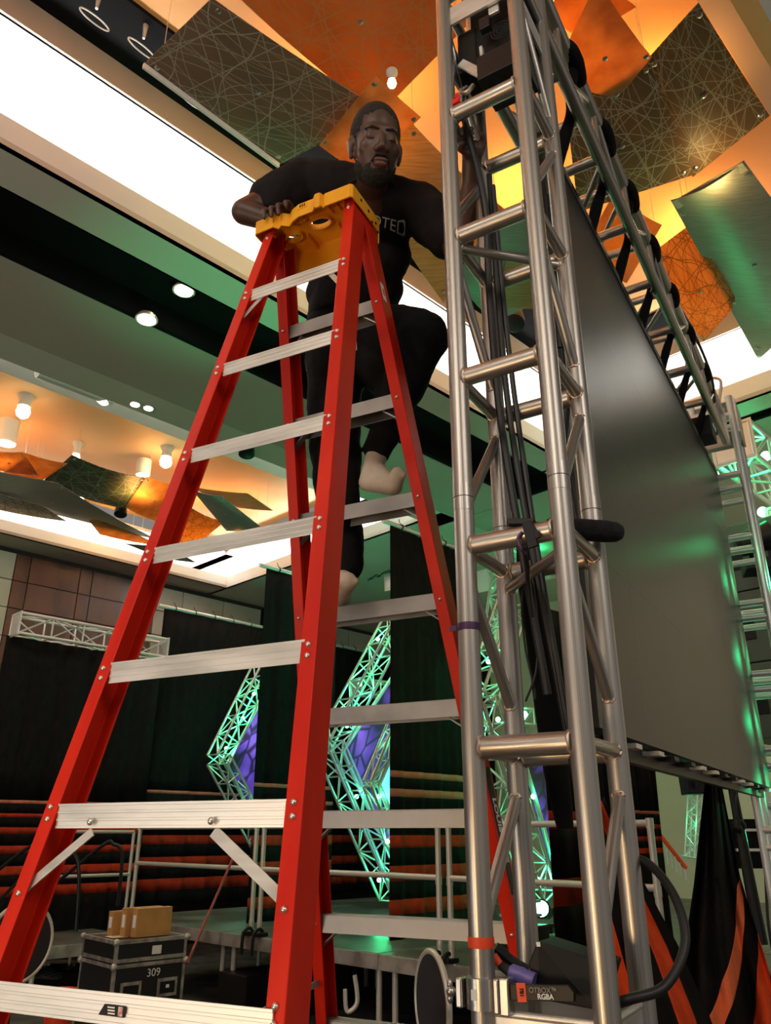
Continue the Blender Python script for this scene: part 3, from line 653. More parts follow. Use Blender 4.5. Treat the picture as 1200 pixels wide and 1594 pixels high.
# black hanging hoist body and strap between back chords
tag(MB().cable([at_t(812,830,1.95), at_t(822,900,2.0), at_t(838,1000,2.05), at_t(852,1100,2.05), at_t(866,1200,2.05), at_t(880,1290,2.05)], [.020,.045,.048,.050,.048,.03], 12, flat=.5).build('cable_sock', M['drape'], None, True), 'wide black cable sock hanging behind the tower middle', 'cable sock')
tag(MB().cable([T(-.60,2.02,3.75), T(-.60,2.02,3.4), T(-.60,2.02,3.15)], .020, 10, flat=.7).cable([T(-.60,2.02,3.15), T(-.61,2.02,2.95), T(-.62,2.02,2.8), T(-.60,2.02,2.55)], [.012,.024,.012,.008], 10).build('rigging_strap', M['blkm'], None, True), 'black rigging strap hanging beside the right tower chords', 'strap')
# microphone clamped on a crossbar
mc = thing('shotgun_microphone', at_t(822, 822, 1.63), 'black foam covered shotgun microphone clamped to the tower crossbar', 'microphone')
m0, m1 = at_y(852, 821, 1.79), at_y(970, 829, 1.83)
d = (m1-m0).normalized()
MB().lathe(m0, d, [(0,.020),(.01,.026),((m1-m0).length*.75,.0275),((m1-m0).length-.02,.025),((m1-m0).length-.006,.018),((m1-m0).length,.006)], 20).build('foam_windshield', M['foam'], mc, True)
m2 = at_t(791, 813, 1.655); MB().tube(m2, m0+d*.02, .010, 14).build('body', M['blkm'], mc, True)
MB().bar(at_t(790,812,1.635), at_t(832,812,1.64), Z, .014, .014).build('clip', M['blkm'], mc, bevel=.002)
cc = at_t(824, 835, 1.62)
MB().bar(at_t(820,812,1.620), at_t(830,852,1.620), n1, .024, .010).bar(at_t(826,816,1.62), at_t(838,838,1.62), n1, .012, .008).build('clamp', M['blkm'], mc, bevel=.002)
MB().cable([at_t(813,828,1.622), at_t(806,840,1.620), at_t(812,856,1.622), at_t(817,862,1.65)], .004, 8).build('tape_wrap', M['purple'], mc, True)
MB().cable([at_t(815,850,1.64), at_t(820,880,1.70), at_t(822,905,1.75), at_t(828,960,1.80)], .006, 8).build('cable', M['rubber'], mc, True)
# ================================================================== TOP TRUSS
ZA, ZB, TE = 4.37, 4.62, 5.55
tt = thing('overhead_truss', T((O0+O1)/2, 3.7, ZA), 'long aluminium box truss carrying the video wall', 'truss')
for o in (O0, O1):
    for z in (ZA, ZB): rod('chord', T(o, T1+.02, z), T(o, TE, z), .0254, M['alu'], tt, 20)
k = 0; t = T1+.22
while t < TE-.05:
    for z in (ZA, ZB): rod('crossbar', T(O0, t, z), T(O1, t, z), .022, M['alu'], tt, 14)
    for o in (O0, O1): rod('upright', T(o, t, ZA), T(o, t, ZB), .013, M['alu'], tt, 10)
    t2 = min(t+.42, TE)
    if t2-t > .2:
        for o in (O0, O1):
            rod('diagonal', T(o, t+.03, ZB if k % 2 else ZA), T(o, t2-.03, ZA if k % 2 else ZB), .013, M['alu'], tt, 10)
        if k % 2: rod('diagonal', T(O0, t+.03, ZA), T(O1, t2-.03, ZA), .013, M['alu'], tt, 10)
        if not k % 2: rod('diagonal', T(O0, t+.03, ZB), T(O1, t2-.03, ZB), .013, M['alu'], tt, 10)
    t += .46; k += 1
MB().box(T((O0+O1)/2, TE+.02, (ZA+ZB)/2), n1*.15, t1*.006, Z*.15).build('end_plate', M['alu2'], tt)
# black strap sleeves hanging the wall
OL = -.65
for i, t in enumerate((2.30, 2.72, 3.12, 3.55, 4.0, 4.45, 4.95)):
    s_ = thing('hanging_strap', T(O0, t, ZA), ['black strap sleeve nearest the tower', 'second black strap sleeve from the tower', 'third black strap sleeve from the tower', 'fourth black strap sleeve from the tower', 'fifth black strap sleeve from the tower', 'sixth black strap sleeve from the tower', 'farthest black strap sleeve on the overhead truss'][i]+', wrapped over the truss chords', 'strap', 'black straps holding the video wall')
    MB().cable([T(O0, t-.09, ZB+.004), T(O0+.010, t-.05, ZB+.006), T(O0+.012, t, ZB), T(O0+.006, t+.06, ZB-.002), T(O0, t+.10, ZB)], [.027,.033,.035,.032,.027], 12).build('sleeve', M['drape'], s_, True)
    MB().cable([T(O0+.004, t+.01, ZB-.02), T(O0-.022, t+.02, ZB-.13), T(O0-.040, t+.03, ZA+.01), T(OL+.045, t+.04, ZA-.09), T(OL+.01, t+.05, 4.18)], [.026,.024,.026,.034,.026], 10, flat=.55).build('webbing', M['drape'], s_, True)
# ================================================================== VIDEO WALL
vw = thing('led_video_wall', T(OL, 4.0, 2.05), 'large dark grey video wall hanging below the overhead truss', 'video wall')
def ledfn(nt, b):
    co = coords(nt, (1,1,1), 'Object'); n = N(nt, 'ShaderNodeTexNoise'); n.inputs['Scale'].default_value = 1.4; n.inputs['Detail'].default_value = 3
    L(nt, co, n.inputs['Vector']); L(nt, ramp(nt, n.outputs[0], [(.3, (.023,.022,.026)), (.7, (.031,.030,.035))]), b.inputs['Base Color'])
    ck = N(nt, 'ShaderNodeTexNoise'); ck.inputs['Scale'].default_value = 160; L(nt, co, ck.inputs['Vector'])
    bp = N(nt, 'ShaderNodeBump'); bp.inputs['Strength'].default_value = .16; bp.inputs['Distance'].default_value = .002; L(nt, ck.outputs[0], bp.inputs['Height']); L(nt, bp.outputs[0], b.inputs['Normal'])
    b.inputs['Roughness'].default_value = .36
M['led'] = mat('video wall face', (.04,.04,.04), .36, spec=.38, fn=ledfn)
TL0, TL1, NZ = 2.14, 5.66, 4
NT = 7; dt = (TL1-TL0)/NT; zt0, zt1 = 2.05, 4.17; dz = (zt1-zt0)/NZ
lme = None
for i in range(NT):
    for j in range(NZ):
        c = T(OL, TL0+dt*(i+.5), zt0+dz*(j+.5))
        if lme is None:
            o = MB().box(c, n1*.022, t1*(dt/2-.00025), Z*(dz/2-.00025)).build('led_cabinet', M['led'], vw); lme = o.data.copy(); lme.transform(Matrix.Translation(org(vw)-c)); bpy.data.objects.remove(o)
        o = bpy.data.objects.new('led_cabinet', lme); COL.objects.link(o); o.parent = vw; o.location = c-org(vw)
b = MB().bar(T(OL+.024, TL0, zt1+.022), T(OL+.024, TL1, zt1+.022), Z, .036, .010); b.build('top_rail', mat('grey painted steel', (.20,.20,.21), .4, .6), vw)
for i in range(14):
    c = T(OL+.030, TL0+.12+i*.25, zt1+.022); MB().box(c, n1*.001, t1*.035, Z*.010).build('slot', M['blk'], vw)
for i in range(NT):
    for k in range(2):
        c = T(OL-.02, TL0+dt*(i+.28+.44*k), zt0-.018); MB().box(c, n1*.05, t1*.035, Z*.007).build('foot_bracket', M['alu2'] if (i+k) % 2 else M['blkm'], vw)
MB().bar(T(OL-.04, TL0, zt0-.03), T(OL-.04, TL1, zt0-.03), Z, .05, .03).build('bottom_rail', M['blkm'], vw)
# ================================================================== LADDER
U_ = V((.89214158, -.45175591, 0)); W_ = V((.45175591, .89214158, 0)); LC = V((-.23941574, 2.05244591, 0)); LZ0 = 3.66
ld = thing('stepladder', LC, 'tall red fibreglass stepladder with yellow cap in front of the man', 'ladder')
def lad(u, w_, z): return LC+U_*u+W_*w_+Z*z
def near(k, s): return lad(s*(.3021+.0520*k)/2, -(.02425+.0697*k), LZ0-.305*k)
def far(k, s): return lad(s*(.3047+.0487*k)/2, .02425+.0934*k, LZ0-.305*k)
def rail(fn, s, name='rail'):
    pr = [(-.019,0),(.019,0),(.019,.075),(-.019,.075),(-.019,.070),(.014,.070),(.014,.005),(-.019,.005)]
    pr = [(u*s, w_) for u, w_ in pr]
    vs = []
    for k in (-.03, 12.0):
        p = fn(k, s); vs += [p+U_*u+W_*w_ for u, w_ in pr]
    b = MB(); n = 8; b.add(vs, [tuple(range(n-1,-1,-1)), tuple(range(n, 2*n))]+[(i,(i+1)%n,n+(i+1)%n,n+i) for i in range(n)])
    return b.build(name, M['red'], ld, bevel=.0022)
for s in (-1, 1): rail(near, s); rail(far, s)
def rivet(p, d, r=.0065, par=None):
    MB().lathe(p, d, [(0,r),(.002,r),(.005,r*.6),(.0058,0.0005)], 12).build('rivet', M['rivet'], par or ld, True)
for k in range(1, 12):
    a0, a1 = near(k, -1), near(k, 1); dz_ = (near(k+.04, 1)-near(k-.04, 1)).normalized()
    h = .040 if k < 5 else .046
    b = MB(); p0, p1 = a0+W_*.009+U_*.0, a1+W_*.009
    p0 = a0+W_*.0075+U_*.018; p1 = a1+W_*.0075-U_*.012
    p0 = p0-Z*(.006 if k == 6 else 0); p1 = p1-Z*(.006 if k == 6 else 0)
    if k == 7: p0 = near(k, -1)-W_*.003-U_*.03-Z*.018; p1 = near(k, 1)-W_*.003+U_*.0-Z*.014
    b.bar(p0, p1, Z, h, .004)
    for q in (-.5, -.17, .17, .5):
        b.bar(p0+Z*h*q*.94-W_*.0026, p1+Z*h*q*.94-W_*.0026, Z, .0055, .0016)
    brc = b.build('brace', M['alu2'], ld, bevel=.0006)
    for s in (-1, 1):
        p = near(k, s)-W_*.0005
        for q in (-1, 1): rivet(p+dz_*.0125*q*(1.0), -W_, .0065, brc)
# step treads on the far side
for k in range(1, 12):
    a0, a1 = far(k, -1)+W_*.0150-U_*.012, far(k, 1)+W_*.0150+U_*.012
    c = (a0+a1)/2; L2 = (a1-a0).length/2
    b = MB().box(c+W_*.0305+Z*.024, U_*L2, W_*.0305, Z*.0018)
    b.box(c+W_*.000-Z*.000, U_*L2, W_*.0016, Z*.025).box(c+W_*.0600-Z*.000, U_*L2, W_*.0016, Z*.025)
    for q in range(7): b.box(c+W_*(.006+.0082*q)+Z*.0265, U_*L2, W_*.0018, Z*.0012)
    stp = b.build('step', M['tread'], ld, bevel=.0006)
    for s in (-1, 1):
        rivet(far(k, s)-W_*.0005, -W_, .0055, stp)
        q0 = far(k, s)+W_*.03-U_*s*.062-Z*.022; q1 = far(k+.22, s)+W_*.03-U_*s*.002
        MB().bar(q0, q1, W_, .020, .004).build('gusset', M['tread'], stp)
# diagonal braces on the near side
for (ka, ua, kb, sgn, wd) in ((6.06, .085, 6.48, -1, .020), (6.06, .20, 6.50, 1, .022)):
    A = near(ka, sgn)-U_*sgn*(.125 if sgn < 0 else .183)+W_*.012-Z*.018; B = near(kb, sgn)+W_*.010-U_*sgn*(-.002)
    MB().bar(A, B, U_, wd, .004).build('diagonal_brace', M['alu2'], ld, bevel=.0006)
    rivet(near(kb+.02, sgn)-W_*.0005, -W_); rivet(A+Z*.018-W_*.010, -W_, .007)
for sgn in (-1, 1):
    A = near(1.0, sgn)-U_*sgn*.055+W_*.014-Z*.010; B = near(1.28, sgn)+W_*.012-U_*sgn*.01
    MB().bar(A, B, U_, .016, .003).build('diagonal_brace', M['alu2'], ld, bevel=.0006)
# spreader bars folding between the two sides
for sgn in (-1, 1):
    MB().bar(near(8.0, sgn)+W_*.06, far(7.55, sgn)+W_*.01, Z, .018, .004).build('spreader', M['tread'], ld)
# stickers
P0 = near(7, -1)+U_*.31-W_*.0085; 
def sticker(c, hw, hh, sk=0.0): return MB().prism([c-U_*hw-Z*hh-U_*sk, c+U_*hw-Z*hh, c+U_*hw+Z*hh, c-U_*hw+Z*hh], -W_*.0006)
cs_ = at_y(196, 1569, (near(7,-1)*.55+near(7,1)*.45).y-.003)
cs_ = cs_ - W_*((cs_-near(7,-1)).dot(W_)+.0085)
wst = sticker(cs_, .024, .0085, .012).build('warning_sticker', M['blk'], ld)
sticker(cs_+U_*.014-W_*.0006, .005, .0070).build('sticker_print', mat('sticker photo print', (.75,.55,.50), .5, fn=mottle((.8,.75,.7), (.45,.08,.08), 120)), wst)
for i in range(3): sticker(cs_-U_*(.008-.001*i)+Z*(.0045-.0045*i)-W_*.0006, .008, .0011).build('sticker_print', M['white'], wst)
c = far(.86, 1)+U_*.0195+W_*.03; MB().box(c, U_*.0006, W_*.012, (far(1,1)-far(0,1)).normalized()*.03).build('warning_sticker', M['white'], ld)
MB().box(c+U_*.0006, U_*.0006, W_*.006, (far(1,1)-far(0,1)).normalized()*.012).build('sticker_print', M['otape'], ld)
cl_ = far(6.1, 1)+U_*.0197+W_*.04; dl = (far(7,1)-far(6,1)).normalized()
MB().box(cl_, U_*.0006, W_*.020, dl*.18).build('rail_label', M['blk'], ld)
textmesh('LOUISVILLE', .036, cl_+U_*.0010, dl, W_, 'lettering', M['white'], ld, bold=.0012)
# yellow cap: top plate with holes, rims, aprons and a bolted side
def plate2d(outer, holes, z, th, name, m, parent):
    cu = bpy.data.curves.new(name, 'CURVE'); cu.dimensions = '2D'; cu.fill_mode = 'BOTH'; cu.extrude = th/2
    for ring in [outer]+holes:
        sp_ = cu.splines.new('POLY'); sp_.points.add(len(ring)-1); sp_.use_cyclic_u = True
        for i, (x, y) in enumerate(ring): sp_.points[i].co = (x, y, 0, 1)
    to = bpy.data.objects.new('tmp', cu); COL.objects.link(to); bpy.context.view_layer.update()
    me = bpy.data.meshes.new_from_object(to.evaluated_get(bpy.context.evaluated_depsgraph_get())); bpy.data.objects.remove(to)
    me.materials.clear(); me.materials.append(m)
    me.transform(Matrix.Translation(LC+Z*z-org(parent)) @ Matrix((U_, W_, Z)).transposed().to_4x4())
    o = bpy.data.objects.new(name, me); COL.objects.link(o); o.parent = parent; ORG[o.name] = org(parent); return o
def ring(cx, cy, rx, ry, n=20): return [(cx+rx*math.cos(2*math.pi*i/n), cy+ry*math.sin(2*math.pi*i/n)) for i in range(n)]
cap = MB()
fr = [(-.190,-.050),(-.120,-.052),(-.108,-.036),(-.092,-.046),(-.070,-.030),(-.050,-.044),(-.020,-.054),(.035,-.054),(.050,-.068),(.066,-.068),(.072,-.050),(.080,-.056),(.172,-.056),(.178,-.050)]
outer = fr+[(.178,.128),(.170,.135),(-.180,.135),(-.195,.125),(-.195,-.044)]
holes = [ring(.010,.030,.040,.024), ring(-.105,.050,.032,.018), ring(.110,.060,.010,.010), ring(-.040,-.012,.018,.009), ring(-.150,-.012,.008,.008)]
capt = plate2d(outer, holes, 3.686, .006, 'cap', M['yellow'], ld)
for i in range(len(outer)):                                     # moulded rim following the outline
    (x0, y0), (x1, y1) = outer[i], outer[(i+1) % len(outer)]
    hgt = .052 if y0 < .0 or x0 < -.18 else .075
    if y0 > .12 and y1 > .12: hgt = .095
    a_, b_ = lad(x0, y0, 3.690-hgt/2), lad(x1, y1, 3.690-hgt/2)
    cap.bar(a_, b_, Z, hgt, .005)
for (cx, cy, rx, ry) in ((.010,.030,.040,.024), (-.105,.050,.032,.018), (-.040,-.012,.018,.009)):
    rg = ring(cx, cy, rx, ry, 24)
    for i in range(24): cap.bar(lad(*rg[i], 3.676), lad(*rg[(i+1) % 24], 3.676), Z, .024, .004)
for x in (-.15, -.06, .06, .09, .12): cap.bar(lad(x, .06, 3.674), lad(x, .133, 3.674), Z, .02, .003)
for x in (.07, .10, .13): cap.bar(lad(x, -.05, 3.676), lad(x, .02, 3.676), Z, .016, .003)
cap.box(lad(.060, -.066, 3.655), U_*.008, W_*.004, Z*.022).build('cap_rim', M['yellow'], ld, bevel=.0012)
MB().box(lad(-.005, -.0575, 3.676), U_*.017, W_*.001, Z*.010).build('cap_label', M['yellow'], ld)
for q in range(3): MB().box(lad(-.012+.008*q, -.0590, 3.676), U_*.002, W_*.0006, Z*.006).build('cap_print', M['blk'], ld)
for (y, z) in ((.0, 3.668), (.05, 3.665), (.075, 3.64), (.10, 3.655), (.115, 3.63)):
    MB().lathe(lad(.1805, y, z), U_, [(0,.005),(.002,.005),(.003,.003)], 10).build('bolt', M['dull'], ld)
for s in (-1, 1):
    MB().lathe(near(.0, s)-W_*.001+Z*-.02, -W_, [(0,.007),(.003,.007),(.005,.004)], 12).build('rivet', M['rivet'], ld, True)
    MB().lathe(near(.13, s)-W_*.001, -W_, [(0,.006),(.003,.006),(.005,.004)], 12).build('rivet', M['rivet'], ld, True)
# ================================================================== THE MAN
def capsule(mb, p0, p1, r0, r1, n=16):
    p0, p1 = V(p0), V(p1); d = (p1-p0); l = d.length
    if l < 1e-5: return mb.ell(p0, r0, r0, r0)
    pr = [(-r0*math.cos(a), max(r0*math.sin(a), .0004)) for a in (0, .4, .8, 1.2, 1.57)]
    pr += [(l*q, r0*(1-q)+r1*q) for q in (.25, .5, .75)]
    pr += [(l+r1*math.cos(a), max(r1*math.sin(a), .0004)) for a in (1.57, 1.2, .8, .4, 0)]
    return mb.lathe(p0, d/l, pr, n)
def chain(mb, pts, rs):
    for i in range(len(pts)-1): capsule(mb, pts[i], pts[i+1], rs[i], rs[i+1])
def blend(o, vox=.008, it=6, disp=0, dsize=.1):
    r = o.modifiers.new('remesh', 'REMESH'); r.mode = 'VOXEL'; r.voxel_size = vox; r.use_smooth_shade = True
    s = o.modifiers.new('smooth', 'SMOOTH'); s.factor = .5; s.iterations = it
    if disp:
        tx = bpy.data.textures.new('folds', 'CLOUDS'); tx.noise_scale = dsize; tx.noise_depth = 2
        d = o.modifiers.new('folds', 'DISPLACE'); d.texture = tx; d.strength = disp; d.texture_coords = 'LOCAL'
    return o
man = thing('person', lad(.15, .42, 2.47), 'man in a black T-shirt and black trousers climbing the ladder in cream socks, looking down', 'person')
hc = at_y(585, 231, 2.03)                      # head centre
HS = 1.15; VS = 1.12
ytmp = V((.05, -.36, .93)).normalized()
zf = V((.22, -.86, -.36)); zf = (zf-ytmp*zf.dot(ytmp)).normalized(); xr = ytmp.cross(zf).normalized()
HR = Matrix((xr, ytmp, zf)).transposed()
def hp(x, y, z): return hc + HR @ (V((x, y*VS, z))*HS)
def hell(mb, c, r, n=20, m=14, rot=None): return mb.ell(hp(*c), r[0]*HS, r[1]*HS*VS, r[2]*HS, n, m, rot=HR if rot is None else HR @ rot)
neck = at_y(578, 292, 2.16); shL = at_y(478, 285, 2.27); shR = at_y(655, 326, 2.24)
elL = at_y(380, 330, 2.20); wrL = lad(-.125, .085, 3.745)
elR = at_y(716, 392, 2.12); wrR = at_y(732, 285, 2.00); haR = at_y(735, 235, 1.93)
b = MB()
hell(b, (0,.035,-.018), (.073,.088,.092)); hell(b, (0,-.020,.018), (.063,.085,.068)); hell(b, (0,-.078,.030), (.043,.036,.046)); hell(b, (0,-.055,.0), (.058,.045,.06))
hell(b, (0,.022,.066), (.052,.014,.016))                                     # brow
hell(b, (-.040,-.022,.052), (.022,.024,.020)); hell(b, (.040,-.022,.052), (.022,.024,.020))   # cheeks
capsule(b, hp(0,.008,.076), hp(0,-.026,.090), .008*HS, .010*HS); hell(b, (0,-.031,.090), (.012,.008,.010)); hell(b, (-.014,-.036,.086), (.009,.008,.010)); hell(b, (.014,-.036,.086), (.009,.008,.010))
for s in (-1, 1):
    hell(b, (.029*s,.003,.067), (.017,.010,.011)); hell(b, (.029*s,-.002,.068), (.016,.007,.012))   # closed lids
    hell(b, (.074*s,-.005,-.008), (.008,.030,.017)); hell(b, (.078*s,.006,-.014), (.007,.020,.014)); hell(b, (.072*s,-.030,-.004), (.006,.010,.009))
hell(b, (0,-.062,.080), (.024,.007,.012)); hell(b, (0,-.073,.078), (.021,.008,.012))
capsule(b, hp(0,-.06,-.025), neck, .056, .060); chain(b, [neck, at_y(580,330,2.26)], [.06,.10])
# arms
chain(b, [shL, elL, wrL], [.060,.046,.031]); chain(b, [shR, elR, wrR], [.058,.044,.030])
# left hand on the cap: palm flat, four fingers curled over the front edge, thumb along the rim
pc = lad(-.112, .030, 3.712); capsule(b, wrL, pc, .030, .030)
b.ell(lad(-.108,.018,3.712), .040, .034, .018)
for i, (u0, ln) in enumerate(((-.150,.052), (-.122,.060), (-.094,.063), (-.066,.055))):
    k0 = lad(u0*.93-.008, .000, 3.716); k1 = lad(u0, -.048, 3.722); k2 = lad(u0+.002, -.071, 3.704); k3 = lad(u0+.004, -.068, 3.704-ln*.55)
    if i == 3: k3 = lad(u0+.004, -.066, 3.690)
    chain(b, [k0, k1, k2, k3], [.0105,.0102,.0095,.0080])
chain(b, [lad(-.085,.04,3.712), lad(-.055,.025,3.706), lad(-.035,.000,3.700)], [.013,.011,.009])
# right hand gripping inside the tower
chain(b, [wrR, haR], [.030,.034]); b.ell((wrR+haR)/2+V((0,0,.02)), .030,.026,.045)
for i in range(4):
    k0 = haR+V((-.012,-.010,.030-.020*i)); chain(b, [k0, k0+V((-.032,-.020,.006)), k0+V((-.020,-.048,.004)), k0+V((.006,-.050,.0))], [.0105,.010,.0095,.008])
chain(b, [haR+V((.02,0,-.02)), haR+V((.035,-.02,.012)), haR+V((.030,-.04,.030))], [.013,.011,.009])
body = b.build('body', M['skin'], man, True); blend(body, .0048, 6)
# hair and beard: close shells over the skull and jaw
hb = MB(); hell(hb, (0,.0385,-.022), (.0755,.0885,.0935), 28, 20)
hair = hb.build('hair', M['hair'], man, True)
bm = bmesh.new(); bm.from_mesh(hair.data)
inv = HR.transposed(); o_ = org(man)
def hl(v):
    q_ = (inv @ (v+o_-hc))/HS; return V((q_.x, q_.y/VS, q_.z))
dele = [f for f in bm.faces if (lambda c: (c.y < (.058 if c.z > .038 and abs(c.x) < .052 else (.02 if c.z > .02 else -.035))))(hl(f.calc_center_median()))]
bmesh.ops.delete(bm, geom=dele, context='FACES'); bm.to_mesh(hair.data); bm.free()
bb = MB(); hell(bb, (0,-.075,.030), (.0455,.0395,.0485), 24, 18); hell(bb, (0,-.052,.006), (.0615,.050,.0615), 24, 18)
beard = bb.build('beard', M['hair'], man, True)
bm = bmesh.new(); bm.from_mesh(beard.data)
dele = [f for f in bm.faces if (lambda c: (c.y > (-.083 if (abs(c.x) < .026 and c.z > .05) else (-.050 if abs(c.x) < .045 else -.02))) or c.z < -.02 or c.y < -.125)(hl(f.calc_center_median()))]
bmesh.ops.delete(bm, geom=dele, context='FACES'); bm.to_mesh(beard.data); bm.free()
m_ = MB(); chain(m_, [hp(-.026,-.066,.074), hp(-.014,-.051,.087), hp(.014,-.051,.087), hp(.026,-.066,.074)], [.003,.0045,.0045,.003]); m_.build('moustache', M['hair'], man, True)
l_ = MB(); hell(l_, (0,-.0635,.0845), (.021,.0050,.0095)); hell(l_, (0,-.0730,.0825), (.018,.0060,.0095)); l_.build('lips', M['lip'], man, True)
e_ = MB()
for s in (-1, 1): chain(e_, [hp(.013*s,.0175,.0815), hp(.030*s,.0210,.0795), hp(.048*s,.0165,.0655)], [.0036,.0042,.0026])
e_.build('eyebrows', M['hair'], man, True)
e_ = MB()
for s in (-1, 1): chain(e_, [hp(.016*s,-.0065,.0790), hp(.029*s,-.0095,.0815), hp(.043*s,-.0060,.0730)], [.0012,.0015,.0012])
e_.build('eyelashes', M['hair'], man, True)
# T-shirt
pel = at_y(548, 478, 2.50)
ts = MB()
ch1 = at_y(572, 335, 2.30); ch2 = at_y(560, 405, 2.40)
Rz = Matrix.Rotation(math.radians(-8), 3, 'Z')
ts.ell(ch1, .205, .130, .150, 24, 16, rot=Rz); ts.ell(ch2, .195, .130, .16, 24, 16, rot=Rz); ts.ell(at_y(552, 450, 2.46), .190, .128, .13, 24, 16, rot=Rz)
ts.lathe(at_y(550, 465, 2.49), V((0,.15,-1)), [(-.1,.15),(0,.168),(.08,.172),(.10,.168)], 28)
capsule(ts, shL, at_y(570,296,2.21), .088, .085); capsule(ts, shR, at_y(585,302,2.21), .086, .085)
chain(ts, [shL, shL*.40+elL*.60], [.092,.083]); chain(ts, [shR, shR*.30+elR*.70], [.092,.076])
capsule(ts, shL, ch1, .085, .12); capsule(ts, shR, ch1, .085, .12)
shirt = ts.build('t_shirt', M['shirt'], man, True); blend(shirt, .0095, 5, .022, .10)
MB().cable([neck+V((.078*math.cos(a), .058*math.sin(a)-.012, .016*math.sin(a)-.008)) for a in [k*math.pi/8 for k in range(17)]], .0075, 8).build('collar', M['shirt'], man, True)
tx0, tx1 = at_y(560, 336, 2.18), at_y(633, 346, 2.18)
xd = (tx1-tx0).normalized(); yd = V((0,-.32,.95)); yd = (yd-xd*yd.dot(xd)).normalized()
txt = textmesh('ROOTED', .047, at_y(589, 341, 2.19), xd, yd, 'lettering', M['white'], man, ext=.0008)
from mathutils.bvhtree import BVHTree
dg = bpy.context.evaluated_depsgraph_get(); dg.update(); me_ = shirt.evaluated_get(dg).to_mesh(); bvh = BVHTree.FromPolygons([v.co.copy() for v in me_.vertices], [tuple(p.vertices) for p in me_.polygons])
nd = xd.cross(yd)
for v in txt.data.vertices:
    hit = bvh.ray_cast(v.co+nd*.25, -nd, .6)
    v.co = hit[0]+nd*.006 if hit[0] is not None else v.co-nd*.1
# trousers
tr = MB()
hipL, hipR = at_y(520, 520, 2.49), at_y(578, 522, 2.47)
knL, anL = at_y(521, 700, 2.46), at_y(536, 878, 2.475)
knR, anR = at_y(655, 525, 2.26), at_y(590, 698, 2.43)
tr.ell(at_y(550, 500, 2.50), .172, .118, .115, 24, 16)
chain(tr, [hipL, knL, anL], [.112,.088,.064]); chain(tr, [hipR, knR], [.122,.098]); chain(tr, [knR, anR], [.094,.052])
tr.ell(at_y(640, 545, 2.34), .075,.07,.085); chain(tr, [at_y(585,555,2.46), at_y(622,600,2.42), at_y(606,650,2.43)], [.105,.088,.066])
trs = tr.build('trousers', M['trouser'], man, True); blend(trs, .0095, 5, .020, .09)
MB().cable([at_y(551,494,2.385), at_y(553,515,2.375), at_y(555,545,2.375)], .0022, 6).cable([at_y(559,494,2.385), at_y(562,512,2.375), at_y(561,532,2.375)], .0022, 6).build('drawstring', M['cord'], man, True)
# socks (feet)
sk = MB(); a0 = at_y(532, 893, 2.475); toe = at_z(545, 928, 2.512); toe = V((toe.x, 2.315, 2.502)); heel = V((a0.x-.006, 2.535, 2.512))
chain(sk, [anL+V((0,0,-.005)), V((a0.x, 2.48, 2.545))], [.046,.043]); chain(sk, [heel, V((a0.x+.0, 2.42, 2.510)), toe], [.036,.038,.030]); capsule(sk, V((a0.x,2.46,2.55)), toe+V((0,.03,.004)), .038, .028)
for i in range(4): sk.ell(toe+V((-.028+.018*i, -.010-.004*(i < 2), -.004)), .012,.016,.012)
blend(sk.build('sock', M['sock'], man, True), .006, 4)
sk = MB(); heel = at_y(572, 751, 2.43); ball = at_y(612, 757, 2.345); toe2 = at_y(619, 738, 2.330); ank = at_y(581, 726, 2.425)
chain(sk, [anR, ank], [.038,.036]); chain(sk, [ank, heel], [.036,.031]); chain(sk, [heel, ball], [.031,.031]); chain(sk, [ball, toe2], [.030,.025]); capsule(sk, ank, ball, .032, .026)
for i in range(3): sk.ell(toe2+V((-.008+.013*i, -.010, .004-.006*i)), .012,.013,.013)
blend(sk.build('sock', M['sock'], man, True), .006, 4)
# ================================================================== STAGE
DZ = .79; DA = 5.70
M['deckt'] = mat('painted stage deck', (.10,.11,.10), .42, fn=mottle((.07,.075,.07), (.14,.145,.14), 1.6, rr=(.3,.5)))
M['decke'] = mat('stage edge aluminium', (.50,.47,.42), .5, .6, fn=mottle((.30,.27,.24), (.58,.55,.50), 5))
M['railm'] = mat('grey painted tube', (.66,.64,.57), .42, .35)
def deck(a0, a1, b0, b1, z, label, grp='stage decks'):
    t = thing('stage_deck', R((a0+a1)/2, (b0+b1)/2, 0), label, 'stage deck', grp)
    rbox(MB(), a0+.015, a1-.015, b0+.015, b1-.015, z-.025, z).build('deck_top', M['deckt'], t)
    b = MB()
    for (x0,x1,y0,y1) in ((a0,a0+.03,b0,b1), (a1-.03,a1,b0,b1), (a0,a1,b0,b0+.03), (a0,a1,b1-.03,b1)): rbox(b, x0+.002, x1-.002, y0+.002, y1-.002, z-.13, z-.004)
    b.build('frame', M['decke'], t, bevel=.003)
    for (x, y) in ((a0+.12,b0+.10), (a0+.12,b1-.10), (a1-.12,b0+.10), (a1-.12,b1-.10)): rod('leg', R(x,y,0), R(x,y,z-.12), .028, M['railm'], t, 10)
    return t
bs = [10.6, 8.16, 5.72, 3.28, .84]; nms = ['leftmost', 'second', 'third', 'rightmost']
for i in range(4):
    for j in range(4):
        deck(DA+2.44*j, DA+2.44*(j+1), bs[i+1], bs[i], DZ, '%s green lit deck of the %s row of the stage' % (nms[i], ['front', 'second', 'third', 'back'][j]))
